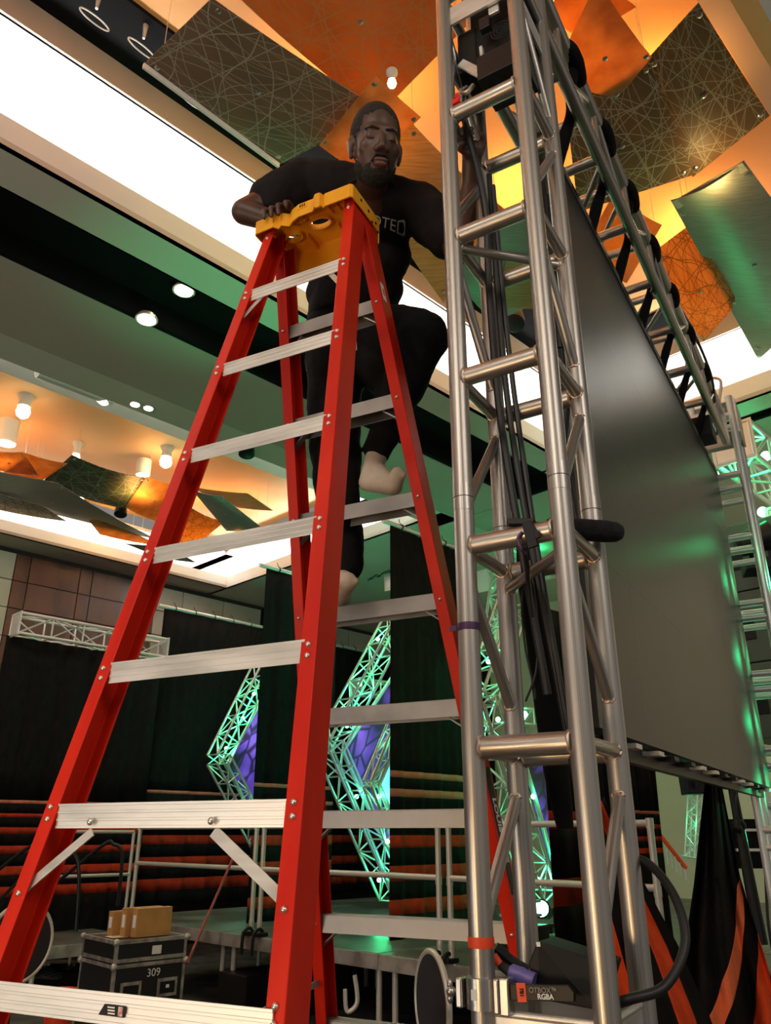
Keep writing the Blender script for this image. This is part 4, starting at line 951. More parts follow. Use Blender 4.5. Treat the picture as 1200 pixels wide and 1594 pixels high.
# guard rails on the front edge
def guard(b0, b1, label, a_=DA+.05, z=DZ, h=1.07, mid=True):
    t = thing('guard_rail', R(a_, (b0+b1)/2, z), label, 'guard rail', 'tubular guard rails on the stage edge')
    for b_ in (b0, b1):
        rod('post', R(a_, b_, z), R(a_, b_, z+h), .025, M['railm'], t, 12)
        for zz in ((z+h, z+h*.58) if mid else (z+h,)): MB().lathe(R(a_, b_, zz-.035), Z, [(0,.022),(0,.029),(.07,.029),(.07,.022)], 12).build('joint', M['railm'], t, True)
        MB().lathe(R(a_, b_, z+.10), Z, [(0,.024),(.02,.030),(.06,.024)], 12).build('joint', M['railm'], t, True)
    rod('top_tube', R(a_, b0, z+h), R(a_, b1, z+h), .025, M['railm'], t, 12)
    if mid: rod('middle_tube', R(a_, b0, z+h*.60), R(a_, b1, z+h*.60), .025, M['railm'], t, 12)
    return t
def ab_at(px, py): return at_a(px, py, DA+.05).dot(e2)
guard(ab_at(213, 1340), ab_at(397, 1340), 'guard rail section left of centre between the two ladder legs')
guard(ab_at(409, 1340), ab_at(682, 1340), 'guard rail section behind the ladder')
guard(ab_at(699, 1340), ab_at(1018, 1340), 'guard rail section behind the aluminium tower')
gl = thing('guard_rail', R(6.7, 10.5, DZ), 'short guard rail at the left end of the stage', 'guard rail', 'tubular guard rails on the stage edge')
for (px0, px1) in ((206, 110),):
    p0 = at_b(208, 1300, 10.5); p1 = at_b(70, 1300, 10.5)
    for p in (p0, p1): rod('post', V((p.x,p.y,DZ)), V((p.x,p.y,DZ+1.02)), .021, M['railm'], gl, 12)
    rod('top_tube', V((p0.x,p0.y,DZ+1.02)), V((p1.x,p1.y,DZ+1.02)), .021, M['railm'], gl, 12); rod('middle_tube', V((p0.x,p0.y,DZ+.5)), V((p1.x,p1.y,DZ+.5)), .021, M['railm'], gl, 12)
# clamps of the guard rails: black C shapes over the deck edge
for i, px in enumerate((395, 411, 684, 700)):
    b_ = ab_at(px, 1400); t = thing('deck_clamp', R(DA-.02, b_, DZ-.16), ['black clamp left of the near red ladder leg, left one', 'black clamp left of the near red ladder leg, right one', 'black clamp left of the tower foot, left one', 'black clamp left of the tower foot, right one'][i], 'clamp', 'black rail clamps on the deck edge')
    MB().cable([R(DA+.07,b_,DZ+.02), R(DA+.02,b_,DZ+.07), R(DA-.05,b_,DZ+.04), R(DA-.07,b_,DZ-.05), R(DA-.07,b_,DZ-.17)], .018, 8).build('hook', M['blkm'], t, True)
    MB().box(R(DA+.02,b_,DZ+.02), e1*.07, e2*.05, Z*.018).build('body', M['blkm'], t, bevel=.004)
# stage steps at the left with handrails
st = thing('stage_steps', R(5.2, 11.1, 0), 'black steel steps with brown treads at the left end of the stage', 'steps')
M['brownt'] = mat('brown tread', (.16,.12,.09), .7, fn=mottle((.12,.09,.07), (.20,.155,.12), 4))
def slab(pts, th, m, nm): return MB().prism(pts, V((0,0,-th))).build(nm, m, st, bevel=.003)
for (q, z) in (([(128,1400),(247,1400),(247,1412),(128,1412)], .79), ([(70,1450),(112,1446),(135,1452),(80,1464)], .56), ([(80,1452),(140,1448),(152,1465),(80,1458)], .52), ([(62,1483),(100,1484),(128,1494),(62,1495)], .30)):
    slab([at_z(x, y, z) for x, y in q], .04, M['brownt'], 'tread')
for (x, y, z) in ((112,1470,.5), (76,1465,.5), (76,1500,.28), (116,1494,.28)):
    p = at_z(x, y, z); MB().tube(V((p.x,p.y,0)), p, .02, 8).build('leg', M['railm'], st, True)
for (pts, lb) in (([(62,1500),(70,1330),(95,1318),(122,1345),(118,1450)], 0), ([(75,1385),(160,1316),(176,1314),(190,1330),(183,1410)], 1), ([(-10,1360),(40,1322),(55,1316)], 2), ([(0,1400),(30,1370),(45,1352),(60,1345)],3)):
    h_ = MB().cable([at_y(x, y, 9.0+.2*lb) for x, y in pts], .019, 8).build('handrail', M['blkm'], st, True)
sd = deck(4.2, 5.6, 9.55, 10.9, .64, 'short deck with pale front edge behind the road case'); 
# red pole leaning against the stage
tag(MB().tube(at_y(291, 1500, 7.9), at_y(366, 1328, 9.0), .013, 10).build('pole', mat('dark red pole', (.25,.01,.015), .4), None, True), 'thin dark red pole leaning against the stage front', 'pole')
# ================================================================== ROAD CASE AND BOXES
cz = .95
cN = at_z(181.5, 1466, cz); cR = at_z(292, 1456, cz); cL = at_z(138, 1443, cz)
ex = (cR-cN); CWd = ex.length; ex.normalize(); ey = V((-ex.y, ex.x, 0)); CDp = .66
rc = thing('road_case', V(((cN+ex*CWd/2+ey*CDp/2).x, (cN+ex*CWd/2+ey*CDp/2).y, 0)), 'black road case with aluminium edges and the number 309 carrying brown boxes', 'case')
def cp_(x, y, z): return V((cN.x, cN.y, 0))+ex*x+ey*y+Z*z
def cbox(mb, x0, x1, y0, y1, z0, z1, mi=0): return mb.box(cp_((x0+x1)/2,(y0+y1)/2,(z0+z1)/2), ex*(x1-x0)/2, ey*(y1-y0)/2, Z*(z1-z0)/2, mi)
M['caseb'] = mat('black laminate', (.012,.012,.013), .38); M['caser'] = mat('brown black laminate', (.03,.016,.012), .45)
M['casea'] = mat('scuffed aluminium edging', (.48,.45,.40), .42, .65, fn=mottle((.30,.27,.24), (.60,.57,.52), 14))
cbox(MB(), 0.006, CWd-.006, .006, CDp-.006, .13, .775).build('body', M['caseb'], rc)
cbox(MB(), 0.006, CWd-.006, .006, CDp-.006, .785, cz-.002).build('lid', M['caseb'], rc)
cbox(MB(), .03, CWd-.03, .03, CDp-.03, cz-.002, cz).build('lid_top', M['caser'], rc)
b = MB(); e = .026
for z0, z1 in ((.13,.156), (.745,.775), (.785,.815), (cz-e, cz+.003)):
    for (x0,x1,y0,y1) in ((0,CWd,0,.004), (0,CWd,CDp-.004,CDp), (0,.004,0,CDp), (CWd-.004,CWd,0,CDp)): cbox(b, x0, x1, y0, y1, z0, z1)
for (x0,x1,y0,y1) in ((0,CWd,0,e), (0,CWd,CDp-e,CDp), (0,e,0,CDp), (CWd-e,CWd,0,CDp)): cbox(b, x0, x1, y0, y1, cz, cz+.004)
for x in (0, CWd-e):
    for y in (0, CDp-.004): cbox(b, x, x+e, y-.001, y+.004, .13, cz)
for y in (0, CDp-e):
    for x in (0, CWd-.004): cbox(b, x-.001, x+.004, y, y+e, .13, cz)
b.build('edging', M['casea'], rc, bevel=.001)
for (x, y) in ((0,0), (CWd,0), (0,CDp), (CWd,CDp)):
    for z in (cz-.01, .76, .15): MB().ell(cp_(x, y, z), .030,.030,.030, 12, 8).build('corner', M['casea'], rc, True)
for x in (.17, CWd-.16):
    b = MB(); cbox(b, x-.095, x+.095, -.006, .0, .50, .64); dsh = b.build('handle_dish', M['casea'], rc, bevel=.004)
    b = MB(); cbox(b, x-.070, x+.070, -.009, -.006, .525, .615); b.build('handle', M['blkm'], dsh, bevel=.002)
cbox(MB(), CWd-.175, CWd-.145, -.012, -.009, .565, .590).build('label_plate', M['white'], rc)
cbox(MB(), CWd*.5-.0, CWd*.5+.085, -.006, -.001, .83, .895).build('label_plate', M['white'], rc)
textmesh('309', .085, cp_(CWd*.55, -.004, .69), ex, Z, 'lettering', M['white'], rc)
textmesh('DANCEADE', .075, cp_(-.004, .26, .50), -ey, Z, 'lettering', M['white'], rc, bold=.004)
for (x, y) in ((.1,.1), (CWd-.1,.1), (.1,CDp-.1), (CWd-.1,CDp-.1)): MB().tube(cp_(x-.02,y,.05), cp_(x+.02,y,.05), .05, 14).box(cp_(x,y,.115), ex*.04, ey*.04, Z*.015).build('caster', M['rubber'], rc, True)
M['card'] = mat('brown cardboard', (.52,.27,.085), .75, fn=mottle((.46,.235,.07), (.56,.30,.10), 6))
def carton(p, w_, d_, h_, yaw, label):
    x = (Matrix.Rotation(yaw, 3, 'Z') @ ex); y = V((-x.y, x.x, 0)); p = V(p)
    t = thing('cardboard_box', p, label, 'box', 'brown boxes on the road case')
    MB().box(p+x*w_/2+y*d_/2+Z*h_/2, x*w_/2, y*d_/2, Z*h_/2).build('carton', M['card'], t, bevel=.002)
    MB().box(p+x*w_/2+y*d_*.5+Z*(h_+.0006), x*w_/2, y*.012, Z*.0005).build('seam_tape', mat('tan tape', (.60,.36,.15), .4), t)
    MB().box(p-x*.0007+y*d_*.5+Z*h_*.55, x*.0005, y*d_*.28, Z*h_*.22).build('shipping_label', M['white'], t)
cz2 = cz+.0045
carton(cp_(.215,.10,cz2), .345, .085, .225, .06, 'front brown carton with a white end label on the road case')
carton(cp_(.165,.205,cz2), .36, .085, .225, .06, 'middle brown carton behind the front one on the road case')
carton(cp_(.11,.34,cz2), .25, .085, .195, .06, 'smaller brown carton at the back left of the road case')
tag(cbox(MB(), .06,.20,.20,.36,cz2,cz2+.004).build('envelope', mat('manila paper', (.70,.60,.42), .8)), 'manila envelope lying left of the cartons on the road case', 'envelope')
# bucket, coil, round stands
bp_ = at_z(96, 1540, .36)
bk = thing('bucket', V((bp_.x, bp_.y, 0)), 'bright orange bucket behind the lowest ladder brace', 'bucket')
MB().lathe(V((bp_.x,bp_.y,0)), Z, [(0,.12),(.34,.155),(.345,.165),(.36,.165),(.36,.150),(.02,.115)], 24).build('pail', mat('orange bucket plastic', (.90,.07,.02), .4), bk, True)
MB().cable([V((bp_.x+.165*math.cos(a), bp_.y+.165*math.sin(a), .33-.10*math.sin(a)**2)) for a in [math.pi*k/8 for k in range(9)]], .004, 6).build('handle', M['alug'], bk, True)
def disc(c, nrm, r, label):
    t = thing('round_screen', c, label, 'round screen', 'black round pop up screens with pale rims')
    nrm = V(nrm).normalized(); MB().lathe(V(c), nrm, [(-.006,r*.97),(.006,r*.97)], 40).build('fabric', M['dull'], t)
    x = nrm.orthogonal().normalized(); y = nrm.cross(x)
    MB().cable([V(c)+(x*math.cos(a)+y*math.sin(a))*r for a in [2*math.pi*k/24 for k in range(25)]], .011, 8, sub=2).build('rim', M['railm'], t, True)
    MB().tube(V(c)-Z*r*.9, V((c[0], c[1], .02)), .012, 8).box(V((c[0],c[1],.012)), V((.12,0,0)), V((0,.12,0)), Z*.01).build('stand', M['blkm'], t)
disc(at_y(673, 1562, 3.3), (-.955, -.30, .0), .165, 'black oval screen with pale rim standing left of the tower foot')
disc(at_y(30, 1468, 4.6), (.80, -.55, 0), .185, 'black round screen with pale rim half hidden behind the left ladder leg')
ck = MB(); c0 = at_z(66, 1520, .30)
for r_ in range(5): ck.cable([c0+V(((.22-.02*r_)*math.cos(a), (.17-.015*r_)*math.sin(a), .012*r_+.01*math.sin(3*a+r_))) for a in [2*math.pi*k/14 for k in range(15)]], .011, 6, sub=3)
tag(ck.build('cable_coil', M['rubber'], None, True), 'coiled black cables lying on a dark lid behind the left ladder leg', 'cable')
tag(MB().box(at_z(70,1530,.15)-Z*0, e1*.35, e2*.30, Z*.14).build('equipment_case', M['blkm'], None, bevel=.02), 'low black case under the coiled cables', 'case')
dk = thing('equipment_case', at_z(560, 1560, 0), 'dark case in the shadow under the stage behind the ladder', 'case'); q = dk.location.copy()
for i, (x, y, w_, h_) in enumerate(((430,1530,.6,.5), (600,1530,.7,.5), (335,1540,.5,.42))):
    p = at_z(x, y, .3); p = V((p.x, p.y, 0))+e1*.5
    o = MB().box(p+Z*h_/2, e1*.3, e2*w_/2, Z*h_/2)
    if i == 0: dk.location = p; ORG[dk.name] = p; o.build('housing', M['blkm'], dk, bevel=.01); MB().bar(p+Z*h_+e2*-.2, p+Z*h_+e2*.2, e1, .03, .02).build('handle', M['casea'], dk)
    else: tag(o.build('equipment_case', M['blkm'], None, bevel=.01), ['', 'plain black case under the stage right of the near ladder leg', 'plain black case under the stage behind the road case'][i], 'case')
fr_ = MB().cable([at_y(552,1518,6.6), at_y(556,1560,6.6), at_y(540,1574,6.6), at_y(537,1540,6.6)], .016, 8)
tag(fr_.build('bent_tube', M['railm'], None, True), 'bent grey tube frame under the stage between the ladder legs', 'tube')
# ================================================================== DRAPES
def drape(P0, dirv, wd, z0, z1, label, stripes=(), folds=5, amp=.035, rail=True, name='stage_drape', m='drape', nu=64):
    dirv = V(dirv).normalized(); nr = V((-dirv.y, dirv.x, 0)); P0 = V((P0[0], P0[1], 0)); rnd = random.Random(label)
    ph = [rnd.uniform(0, 6.28) for _ in range(6)]
    t = thing(name, V((P0.x, P0.y, z0))+dirv*wd/2, label, 'curtain', 'black stage drapes')
    zs_ = sorted({z0, z1} | {z for s in stripes for z in s[:2]} | {z0+(z1-z0)*k/10 for k in range(11)})
    def off(u, z):
        f = (z-z0)/(z1-z0); g = 1-.55*f
        return amp*g*(math.sin(u*folds*6.28+ph[0]+.6*math.sin(3*f+ph[3]))+.5*math.sin(u*folds*13.1+ph[1])+.6*math.sin(u*5+4*f+ph[2]))
    mb = MB(); mb2 = {}
    for j in range(len(zs_)-1):
        za, zb = zs_[j], zs_[j+1]
        if zb-za < 1e-5: continue
        sm = next((s[2] for s in stripes if za >= s[0]-1e-6 and zb <= s[1]+1e-6), None)
        tgt = mb if sm is None else mb2.setdefault(sm, MB())
        def f(u, v, za=za, zb=zb): z = za+(zb-za)*v; return P0+dirv*(u*wd)+nr*off(u, z)+Z*z
        tgt.grid(f, nu, 1)
    def weld(o):
        bm = bmesh.new(); bm.from_mesh(o.data); bmesh.ops.remove_doubles(bm, verts=bm.verts, dist=1e-4); bm.to_mesh(o.data); bm.free()
        sd_ = o.modifiers.new('thickness', 'SOLIDIFY'); sd_.thickness = .006
        return o
    weld(mb.build('cloth', M[m], t, True, fixn=False))
    for k_, q in mb2.items(): weld(q.build('stripe', M[k_], t, True, fixn=False))
    if rail:
        a_, b_ = P0-dirv*.12+Z*(z1+.03), P0+dirv*(wd+.05)+Z*(z1+.03)
        rl_ = MB().tube(a_, b_, .030, 12).build('rail', M['alug'], t, True)
        n = max(3, int(wd/.35))
        for i in range(n):
            c = P0+dirv*(wd*(i+.5)/n)+Z*(z1+.03)
            b = MB().cable([c+(nr*math.cos(q)+Z*math.sin(q))*.040 for q in (0, 1.57, 3.14, 4.71, 6.28)], .008, 5, sub=2)
            b.cable([c+Z*.034, c+Z*.08+nr*.03, c+Z*.10-dirv*.04], .005, 5, sub=3)
            b.build('tie', M['rubber'], rl_, True)
    return t
def zpx(pt, py):           # height at which image row py meets the vertical through pt
    y = pt.y; r = (797-py)/FPX; return H + y*(sp+r*cp)/(cp-r*sp)
def strp(pt, rows): return [(zpx(pt, b_), zpx(pt, a_), m) for a_, b_, m in rows]
# A, far left, under its own truss
pA = R(4.0, 11.3, 0); pm = R(5.0, 11.3, 0)
strA = strp(pm, [(1247,1252,'stripebl'), (1267,1273,'stripeb'), (1288,1298,'stripeb'), (1316,1328,'stripeb'), (1347,1361,'stripeb'), (1378,1394,'stripeb')])
drape(pA, e1, 2.42, .02, 4.33, 'wide black drape with orange bottom stripes at the far left under a truss', strA, 6, .035, False)
pB = R(6.54, 11.6, 0); pm = R(7.4, 11.6, 0)
strB = strp(pm, [(1232,1237,'stripebl'), (1300,1314,'stripeb'), (1333,1350,'stripeb'), (1366,1384,'stripeb')])
drape(pB, V((2.15,.55,0)).normalized()*.0+e1, 3.1, DZ, 5.26, 'black drape lit green at its right edge behind the left chevron', strB, 7, .03)
pC = R(6.41, 8.69, 0); pm = R(6.8, 8.69, 0)
strC = strp(pm, [(1220,1226,'stripebl'), (1245,1251,'stripebl'), (1300,1316,'stripeb'), (1341,1362,'stripeb'), (1395,1413,'stripeb')])
drape(pC, e1, 1.35, DZ, 5.26, 'narrow black drape behind the rear left ladder rail', strC, 4, .02)
pD = R(6.43, 6.27, 0); pm = R(7.0, 6.27, 0)
strD = strp(pm, [(1203,1213,'stripebl'), (1230,1242,'stripebl'), (1262,1274,'stripeb'), (1300,1319,'stripeb'), (1346,1369,'stripeb'), (1397,1420,'stripeb')])
drape(pD, e1, 1.62, DZ, 5.26, 'black drape with orange stripes between ladder and tower', strD, 5, .018)
pG = R(9.2, 11.9, 0); pm = R(10.2, 11.9, 0)
strG = strp(pm, [(1300,1312,'stripeb'), (1333,1346,'stripeb'), (1366,1378,'stripeb')])
drape(pG, e1, 3.2, DZ, 5.3, 'green lit backdrop drape behind the middle chevron', strG, 8, .04)
pG2 = R(10.9, 10.2, 0)
drape(pG2, e1, 2.6, DZ, 5.3, 'green lit backdrop drape seen between the left tower chords', strp(R(11.5,9.3,0), [(1290,1297,'stripeb'), (1304,1311,'stripeb'), (1322,1330,'stripeb')]), 6, .06)
pE = at_a(862, 1400, 6.4); bE = pE.dot(e2); pm = R(6.5, bE, 0)
strE = strp(pm, [(1262,1291,'stripeb'), (1368,1411,'stripeb')])
drape(R(6.4, bE, 0), e1, 1.3, DZ, 3.9, 'narrow black drape with two orange bands behind the tower middle', strE, 2, .02, False)
pF = at_b(925, 1300, 3.6); pF2 = at_b(1026, 1240, 3.6); pF2 = V((pF2.x, pF2.y, pF.z))
drape(pF, e1, (pF2-pF).length, DZ, 3.6, 'black drape right of the tower in front of the cream wall', strp(R(pF2.dot(e1)-.3, 3.6, 0), [(1262,1267,'stripebl'), (1283,1290,'stripeb'), (1302,1309,'stripeb'), (1320,1328,'stripeb')]), 4, .03, False)
# foreground drapes at the right, pulled to a point
def sheet(fn, nu, nv, label, stripes, name='stage_drape'):
    t = thing(name, fn(.5, 1), label, 'curtain', 'striped drapes at the lower right'); s_0 = 0
    base = MB(); st_ = {}; cl1 = lambda x: min(1, max(0, x)); lo_ = lambda v: 0.0
    def patch(mb, lo, hi, n):
        mb.grid(lambda u, v: fn(cl1(lo(v))+(cl1(hi(v))-cl1(lo(v)))*u, v), n, nv)
    for s_i in stripes:
        patch(base, lo_, s_i[0], 26); patch(st_.setdefault(s_i[4], MB()), s_i[0], s_i[1], 10); lo_ = s_i[1]
    patch(base, lo_, lambda v: 1.0, 26)
    for nm, mb, mt in [('cloth', base, 'drape')]+[('stripe', q, k_) for k_, q in st_.items()]:
        o = mb.build(nm, M[mt], t, True, fixn=False); bm = bmesh.new(); bm.from_mesh(o.data); bmesh.ops.remove_doubles(bm, verts=bm.verts, dist=1e-5); bm.to_mesh(o.data); bm.free()
        s_ = o.modifiers.new('thickness', 'SOLIDIFY'); s_.thickness = .004
    return t
def lerp(tab, v):
    for i in range(len(tab)-1):
        if v <= tab[i+1][0]:
            f = (v-tab[i][0])/(tab[i+1][0]-tab[i][0]); return tab[i][1]*(1-f)+tab[i+1][1]*f
    return tab[-1][1]
def r1(u, v):
    py = 1205+(1690-1205)*v
    l = lerp([(0,1098),(.35,1080),(.55,1066),(.8,1064),(1,1078)], v); r = lerp([(0,1120),(.33,1152),(.5,1178),(.75,1215),(1,1235)], v)
    px = l+(r-l)*u; return at_y(px, py, 4.7+.10*math.sin(u*9+1.5*v)+.05*math.sin(u*21)-.5*v+.25*u)
sheet(r1, 84, 90, 'tall dark drape with two orange stripes fanning out at the lower right', [(lambda v: lerp([(0,2),(.33,1.0),(.36,.86),(.55,.62),(.8,.22),(1,-.1)], v), lambda v: lerp([(0,2),(.33,1.0),(.36,.97),(.55,.76),(.8,.42),(1,.2)], v), .33, 1, 'stripel'), (lambda v: lerp([(0,2),(.52,1.0),(.62,.86),(.8,.70),(1,.55)], v), lambda v: lerp([(0,2),(.52,1.0),(.62,1.01),(.8,.92),(1,.78)], v), .52, 1, 'stripe')])
def r2(u, v):
    p = (938+(1180-938)*v, 1245+(1650-1245)*v)          # upper edge of the swag
    q = (925+(1020-925)*v, 1290+(1700-1290)*v)
    px = p[0]*(1-u)+q[0]*u; py = p[1]*(1-u)+q[1]*u
    px = lerp([(0,940),(.25,998),(.5,1053),(.8,1101),(1,1130)], v)*(1-u)+lerp([(0,900),(.25,925),(.5,945),(.75,965),(1,985)], v)*u
    py = lerp([(0,1240),(.25,1367),(.5,1467),(.8,1573),(1,1650)], v)*(1-u)+lerp([(0,1300),(.25,1420),(.5,1530),(.75,1620),(1,1720)], v)*u
    return at_y(px, py, 4.3+.07*math.sin(u*8+2*v)-.35*v-.3*u)
sheet(r2, 60, 70, 'black and orange swag of drape hanging behind the right tower chords', [(lambda v: .10+.06*v, lambda v: .30+.04*v, .02, .93, 'stripe'), (lambda v: .72, lambda v: .90, .1, 1, 'stripe')])
# ================================================================== BACKGROUND TRUSSES
def box_truss(p0, p1, up, s, label, name='box_truss', m='alug', mod=.45, rc_=.024, parent=None, grp='box trusses of the stage set', ends=True):
    p0, p1 = V(p0), V(p1); d = (p1-p0); Ln = d.length; d.normalize(); x = V(up); x = (x-d*x.dot(d)).normalized(); y = d.cross(x)
    t = parent or thing(name, (p0+p1)/2, label, 'truss', grp)
    cs_ = [x*s/2+y*s/2, x*s/2-y*s/2, -x*s/2-y*s/2, -x*s/2+y*s/2]
    for c in cs_: rod('chord', p0+c, p1+c, rc_, M[m], t, 8)
    n = max(1, round(Ln/mod))
    for i in range(n+1):
        q = p0+d*(Ln*i/n)
        for k in range(4):
            rod('crossbar', q+cs_[k], q+cs_[(k+1) % 4], rc_*.55, M[m], t, 6)
            if i < n:
                q2 = p0+d*(Ln*(i+1)/n); a_, b_ = (cs_[k], cs_[(k+1) % 4]) if (i+k) % 2 else (cs_[(k+1) % 4], cs_[k])
                rod('diagonal', q+a_, q2+b_, rc_*.55, M[m], t, 6)
    if ends:
        for q in (p0, p1): MB().box(q, x*(s/2+.03), y*(s/2+.03), d*.006).build('end_plate', M['alug'], t)
    return t
pa_ = at_b(24, 972, 11.2); pb_ = R(6.7, 11.2, pa_.z)
pb_ = R(6.35, 11.2, pa_.z); box_truss(pa_, pb_, Z, .28, 'horizontal truss with a square end plate above the far left drape')
# chevron frames: two box trusses meeting at a point, lit green from inside, with a lit backdrop panel
def muralfn(c0, c1, c2, sc_, strength):
    def fn(nt, b):
        co = coords(nt, (1,1,1), 'UV', (0,0,.6)); v = N(nt, 'ShaderNodeTexVoronoi', feature='DISTANCE_TO_EDGE'); v.inputs['Scale'].default_value = sc_
        mp = N(nt, 'ShaderNodeMapping'); mp.inputs['Scale'].default_value = (1.8,.8,1); L(nt, co, mp.inputs[0]); L(nt, mp.outputs[0], v.inputs['Vector'])
        n = N(nt, 'ShaderNodeTexNoise'); n.inputs['Scale'].default_value = 3.2; L(nt, co, n.inputs['Vector'])
        cc_ = ramp(nt, n.outputs[0], [(.40, c0), (.52, c1), (.68, c2)])
        ed = ramp(nt, v.outputs[0], [(.03, (0,0,0)), (.09, (1,1,1))])
        mx = N(nt, 'ShaderNodeMix', data_type='RGBA', blend_type='MULTIPLY'); mx.inputs[0].default_value = .85; L(nt, cc_, mx.inputs[6]); L(nt, ed, mx.inputs[7])
        L(nt, mx.outputs[2], b.inputs['Emission Color']); b.inputs['Emission Strength'].default_value = strength; b.inputs['Base Color'].default_value = (.02,.02,.02,1)
    return fn
M['mural1'] = mat('lit violet backdrop print', fn=muralfn((.006,.004,.03), (.08,.04,.36), (.24,.13,.80), 9, .9))
M['mural2'] = mat('lit cyan screen', fn=muralfn((.05,.45,.62), (.25,.85,.92), (.8,1,1), 3, 1.3))
def chevron(top, ver, bot, b_, s, label, mural, inner, lights):
    pt, pv, pb2 = (at_b(*q, b_) for q in (top, ver, bot))
    if pb2.z < DZ+.16: pb2 = pv+(pb2-pv)*((pv.z-DZ-.16)/(pv.z-pb2.z))
    t = thing('chevron_frame', V((pb2.x, pb2.y, DZ)), label, 'truss', 'green lit chevron trusses')
    box_truss(pt, pv, e2, s, None, parent=t, mod=.34, rc_=.019, ends=False); box_truss(pv, pb2, e2, s, None, parent=t, mod=.34, rc_=.019, ends=False)
    if inner:
        P = [at_b(*q, b_+.02) for q in inner]; n_ = len(P)
        # lit panel framed by grey tube
        o = MB(); c = sum(P, V((0,0,0)))/n_
        me = MB(); me.prism(P, e2*.03); pan = me.build('lit_panel', M[mural], t)
        uvl = pan.data.uv_layers.new(name='uv'); 
        for lp in pan.data.loops:
            co = pan.data.vertices[lp.vertex_index].co; uvl.data[lp.index].uv = (co.dot(e1)*.35, co.z*.35)
        for i in range(n_-1): rod('panel_tube', P[i]-e2*.02, P[i+1]-e2*.02, .028, M['alug'], t, 8)
    for q in lights:
        p = at_b(q[0], q[1], b_); MB().ell(p, .028,.028,.028, 10, 8).build('lamp', M['lampg'], t, True); point(p-e2*.10+V((0,0,.0)), q[2]*.42, (.03,1,.33), .06, 'green_lamp')
    return t
chevron((436,985), (340,1182), (455,1400), 10.6, .26, 'left chevron of green lit truss with violet panel', 'mural1', [(450,1010),(352,1190),(400,1290),(470,1420),(480,1010)], [(378,1118,26), (352,1165,14), (395,1080,14), (385,1270,8)])
chevron((620,960), (513,1162), (612,1392), 8.0, .27, 'middle chevron of green lit truss with violet panel behind the ladder steps', 'mural1', [(655,985),(532,1170),(632,1390),(700,1400),(700,985)], [(588,995,42), (560,1065,22), (540,1130,10), (555,1240,12), (590,1370,40)])
chevron((652,1035), (577,1220), (645,1390), 7.2, .13, 'right chevron of green lit truss with bright cyan panel behind the ladder steps', 'mural2', [(656,1060),(588,1222),(654,1380),(720,1380),(720,1060)], [(590,1240,7), (612,1150,6), (603,1310,7)])
chevron((800,930), (748,1090), (840,1395), 5.6, .27, 'green lit chevron truss seen between the two left tower chords', 'mural1', [(815,1190),(830,1240),(858,1340),(880,1340),(880,1185),(820,1185)], [(760,1030,20), (775,1120,16), (838,1370,42), (830,1240,6)])
box_truss(at_b(555,1070,10.2), at_b(760,1090,10.2), Z, .25, 'horizontal green lit truss behind the middle chevron')
point(at_b(640,1060,9.9), 7, (.03,1,.30), .08, 'green_lamp')
box_truss(at_b(608,905,9.6), at_b(700,925,9.6), Z, .25, 'truss tip with a chain bag above the fourth rear step')
ckb = MB(); cc2 = at_b(590, 905, 9.4)
for i in range(26): ckb.cable([cc2+V((.03*i-.2, .05*math.sin(i), .03+.03*math.sin(i*1.7)+.012*i)), cc2+V((.03*i-.17, .05*math.cos(i), .06+.012*i)), cc2+V((.03*i-.19, .05*math.sin(i+2), .02+.012*i))], .008, 5, sub=2)
tag(ckb.build('hoist_chain', M['rubber'], None, True), 'black hoist chain heaped on the truss tip', 'chain')
box_truss(at_b(790,860,7.0), at_b(770,1010,7.0), e2, .27, 'upright green lit truss between the left tower chords')
box_truss(at_b(748,905,7.4), at_b(900,880,7.4), Z, .28, 'upper green lit truss seen through the tower')
box_truss(at_b(800,1115,8.4), at_b(860,1120,8.4), Z, .28, 'small green lit truss section low in the tower view')
for (px, py, bb_, en) in ((835,860,7.1,30), (812,925,7.0,24), (785,1000,6.9,20), (818,1110,8.2,24)):
    p = at_b(px, py, bb_); point(p, en*.22, (.03,1,.30), .07, 'green_lamp')
ql = at_b(816, 1112, 8.25); tag(MB().ell(ql, .06,.06,.06, 10, 8).build('green_lamp', M['lampg'], None, True), 'glowing green lamp on the small truss section', 'lamp')
# stage heads and gear between the tower chords, low
def head_(p, s, label, aim=(-.5,-.6,-.3), lit='lampg', name='moving_head', grp='stage lights around the set'):
    p = V(p); t = thing(name, p-Z*s, label, 'stage light', grp); d = V(aim).normalized()
    MB().lathe(p, d, [(-s*.8,s*.35),(-s*.6,s*.55),(s*.4,s*.62),(s*.8,s*.70),(s*.82,s*.6)], 16).build('head', M['blkm'], t, True)
    MB().lathe(p+d*s*.80, d, [(0,s*.58),(s*.04,s*.56)], 16).build('lens', M[lit], t)
    x = d.cross(Z).normalized()
    MB().bar(p+x*s*.75+Z*s*.2, p+x*s*.75-Z*s, d, s*.3, s*.12).bar(p-x*s*.75+Z*s*.2, p-x*s*.75-Z*s, d, s*.3, s*.12).bar(p+x*s*.8-Z*s, p-x*s*.8-Z*s, d, s*.4, s*.15).build('yoke', M['blkm'], t)
    MB().box(p-Z*s*1.25, x*s*.7, x.cross(Z)*s*.6, Z*s*.25).build('base', M['blkm'], t, bevel=.01); return t
head_(at_b(838, 1150, 6.6), .14, 'green lit stage head seen low through the tower, upper one')
hq = at_b(845, 1385, 5.4); head_(V((hq.x, hq.y, DZ+.24)), .14, 'green lit stage head on the deck seen through the tower', (-.4,-.8,.2))
head_(at_b(1172, 842, 2.6), .22, 'black moving head under the green truss at the right edge', (.9,-.25,.25), 'glass')
gt = thing('gear_stack', R(6.9, 5.0, DZ), 'small stack of black gear on the green deck behind the tower', 'equipment')
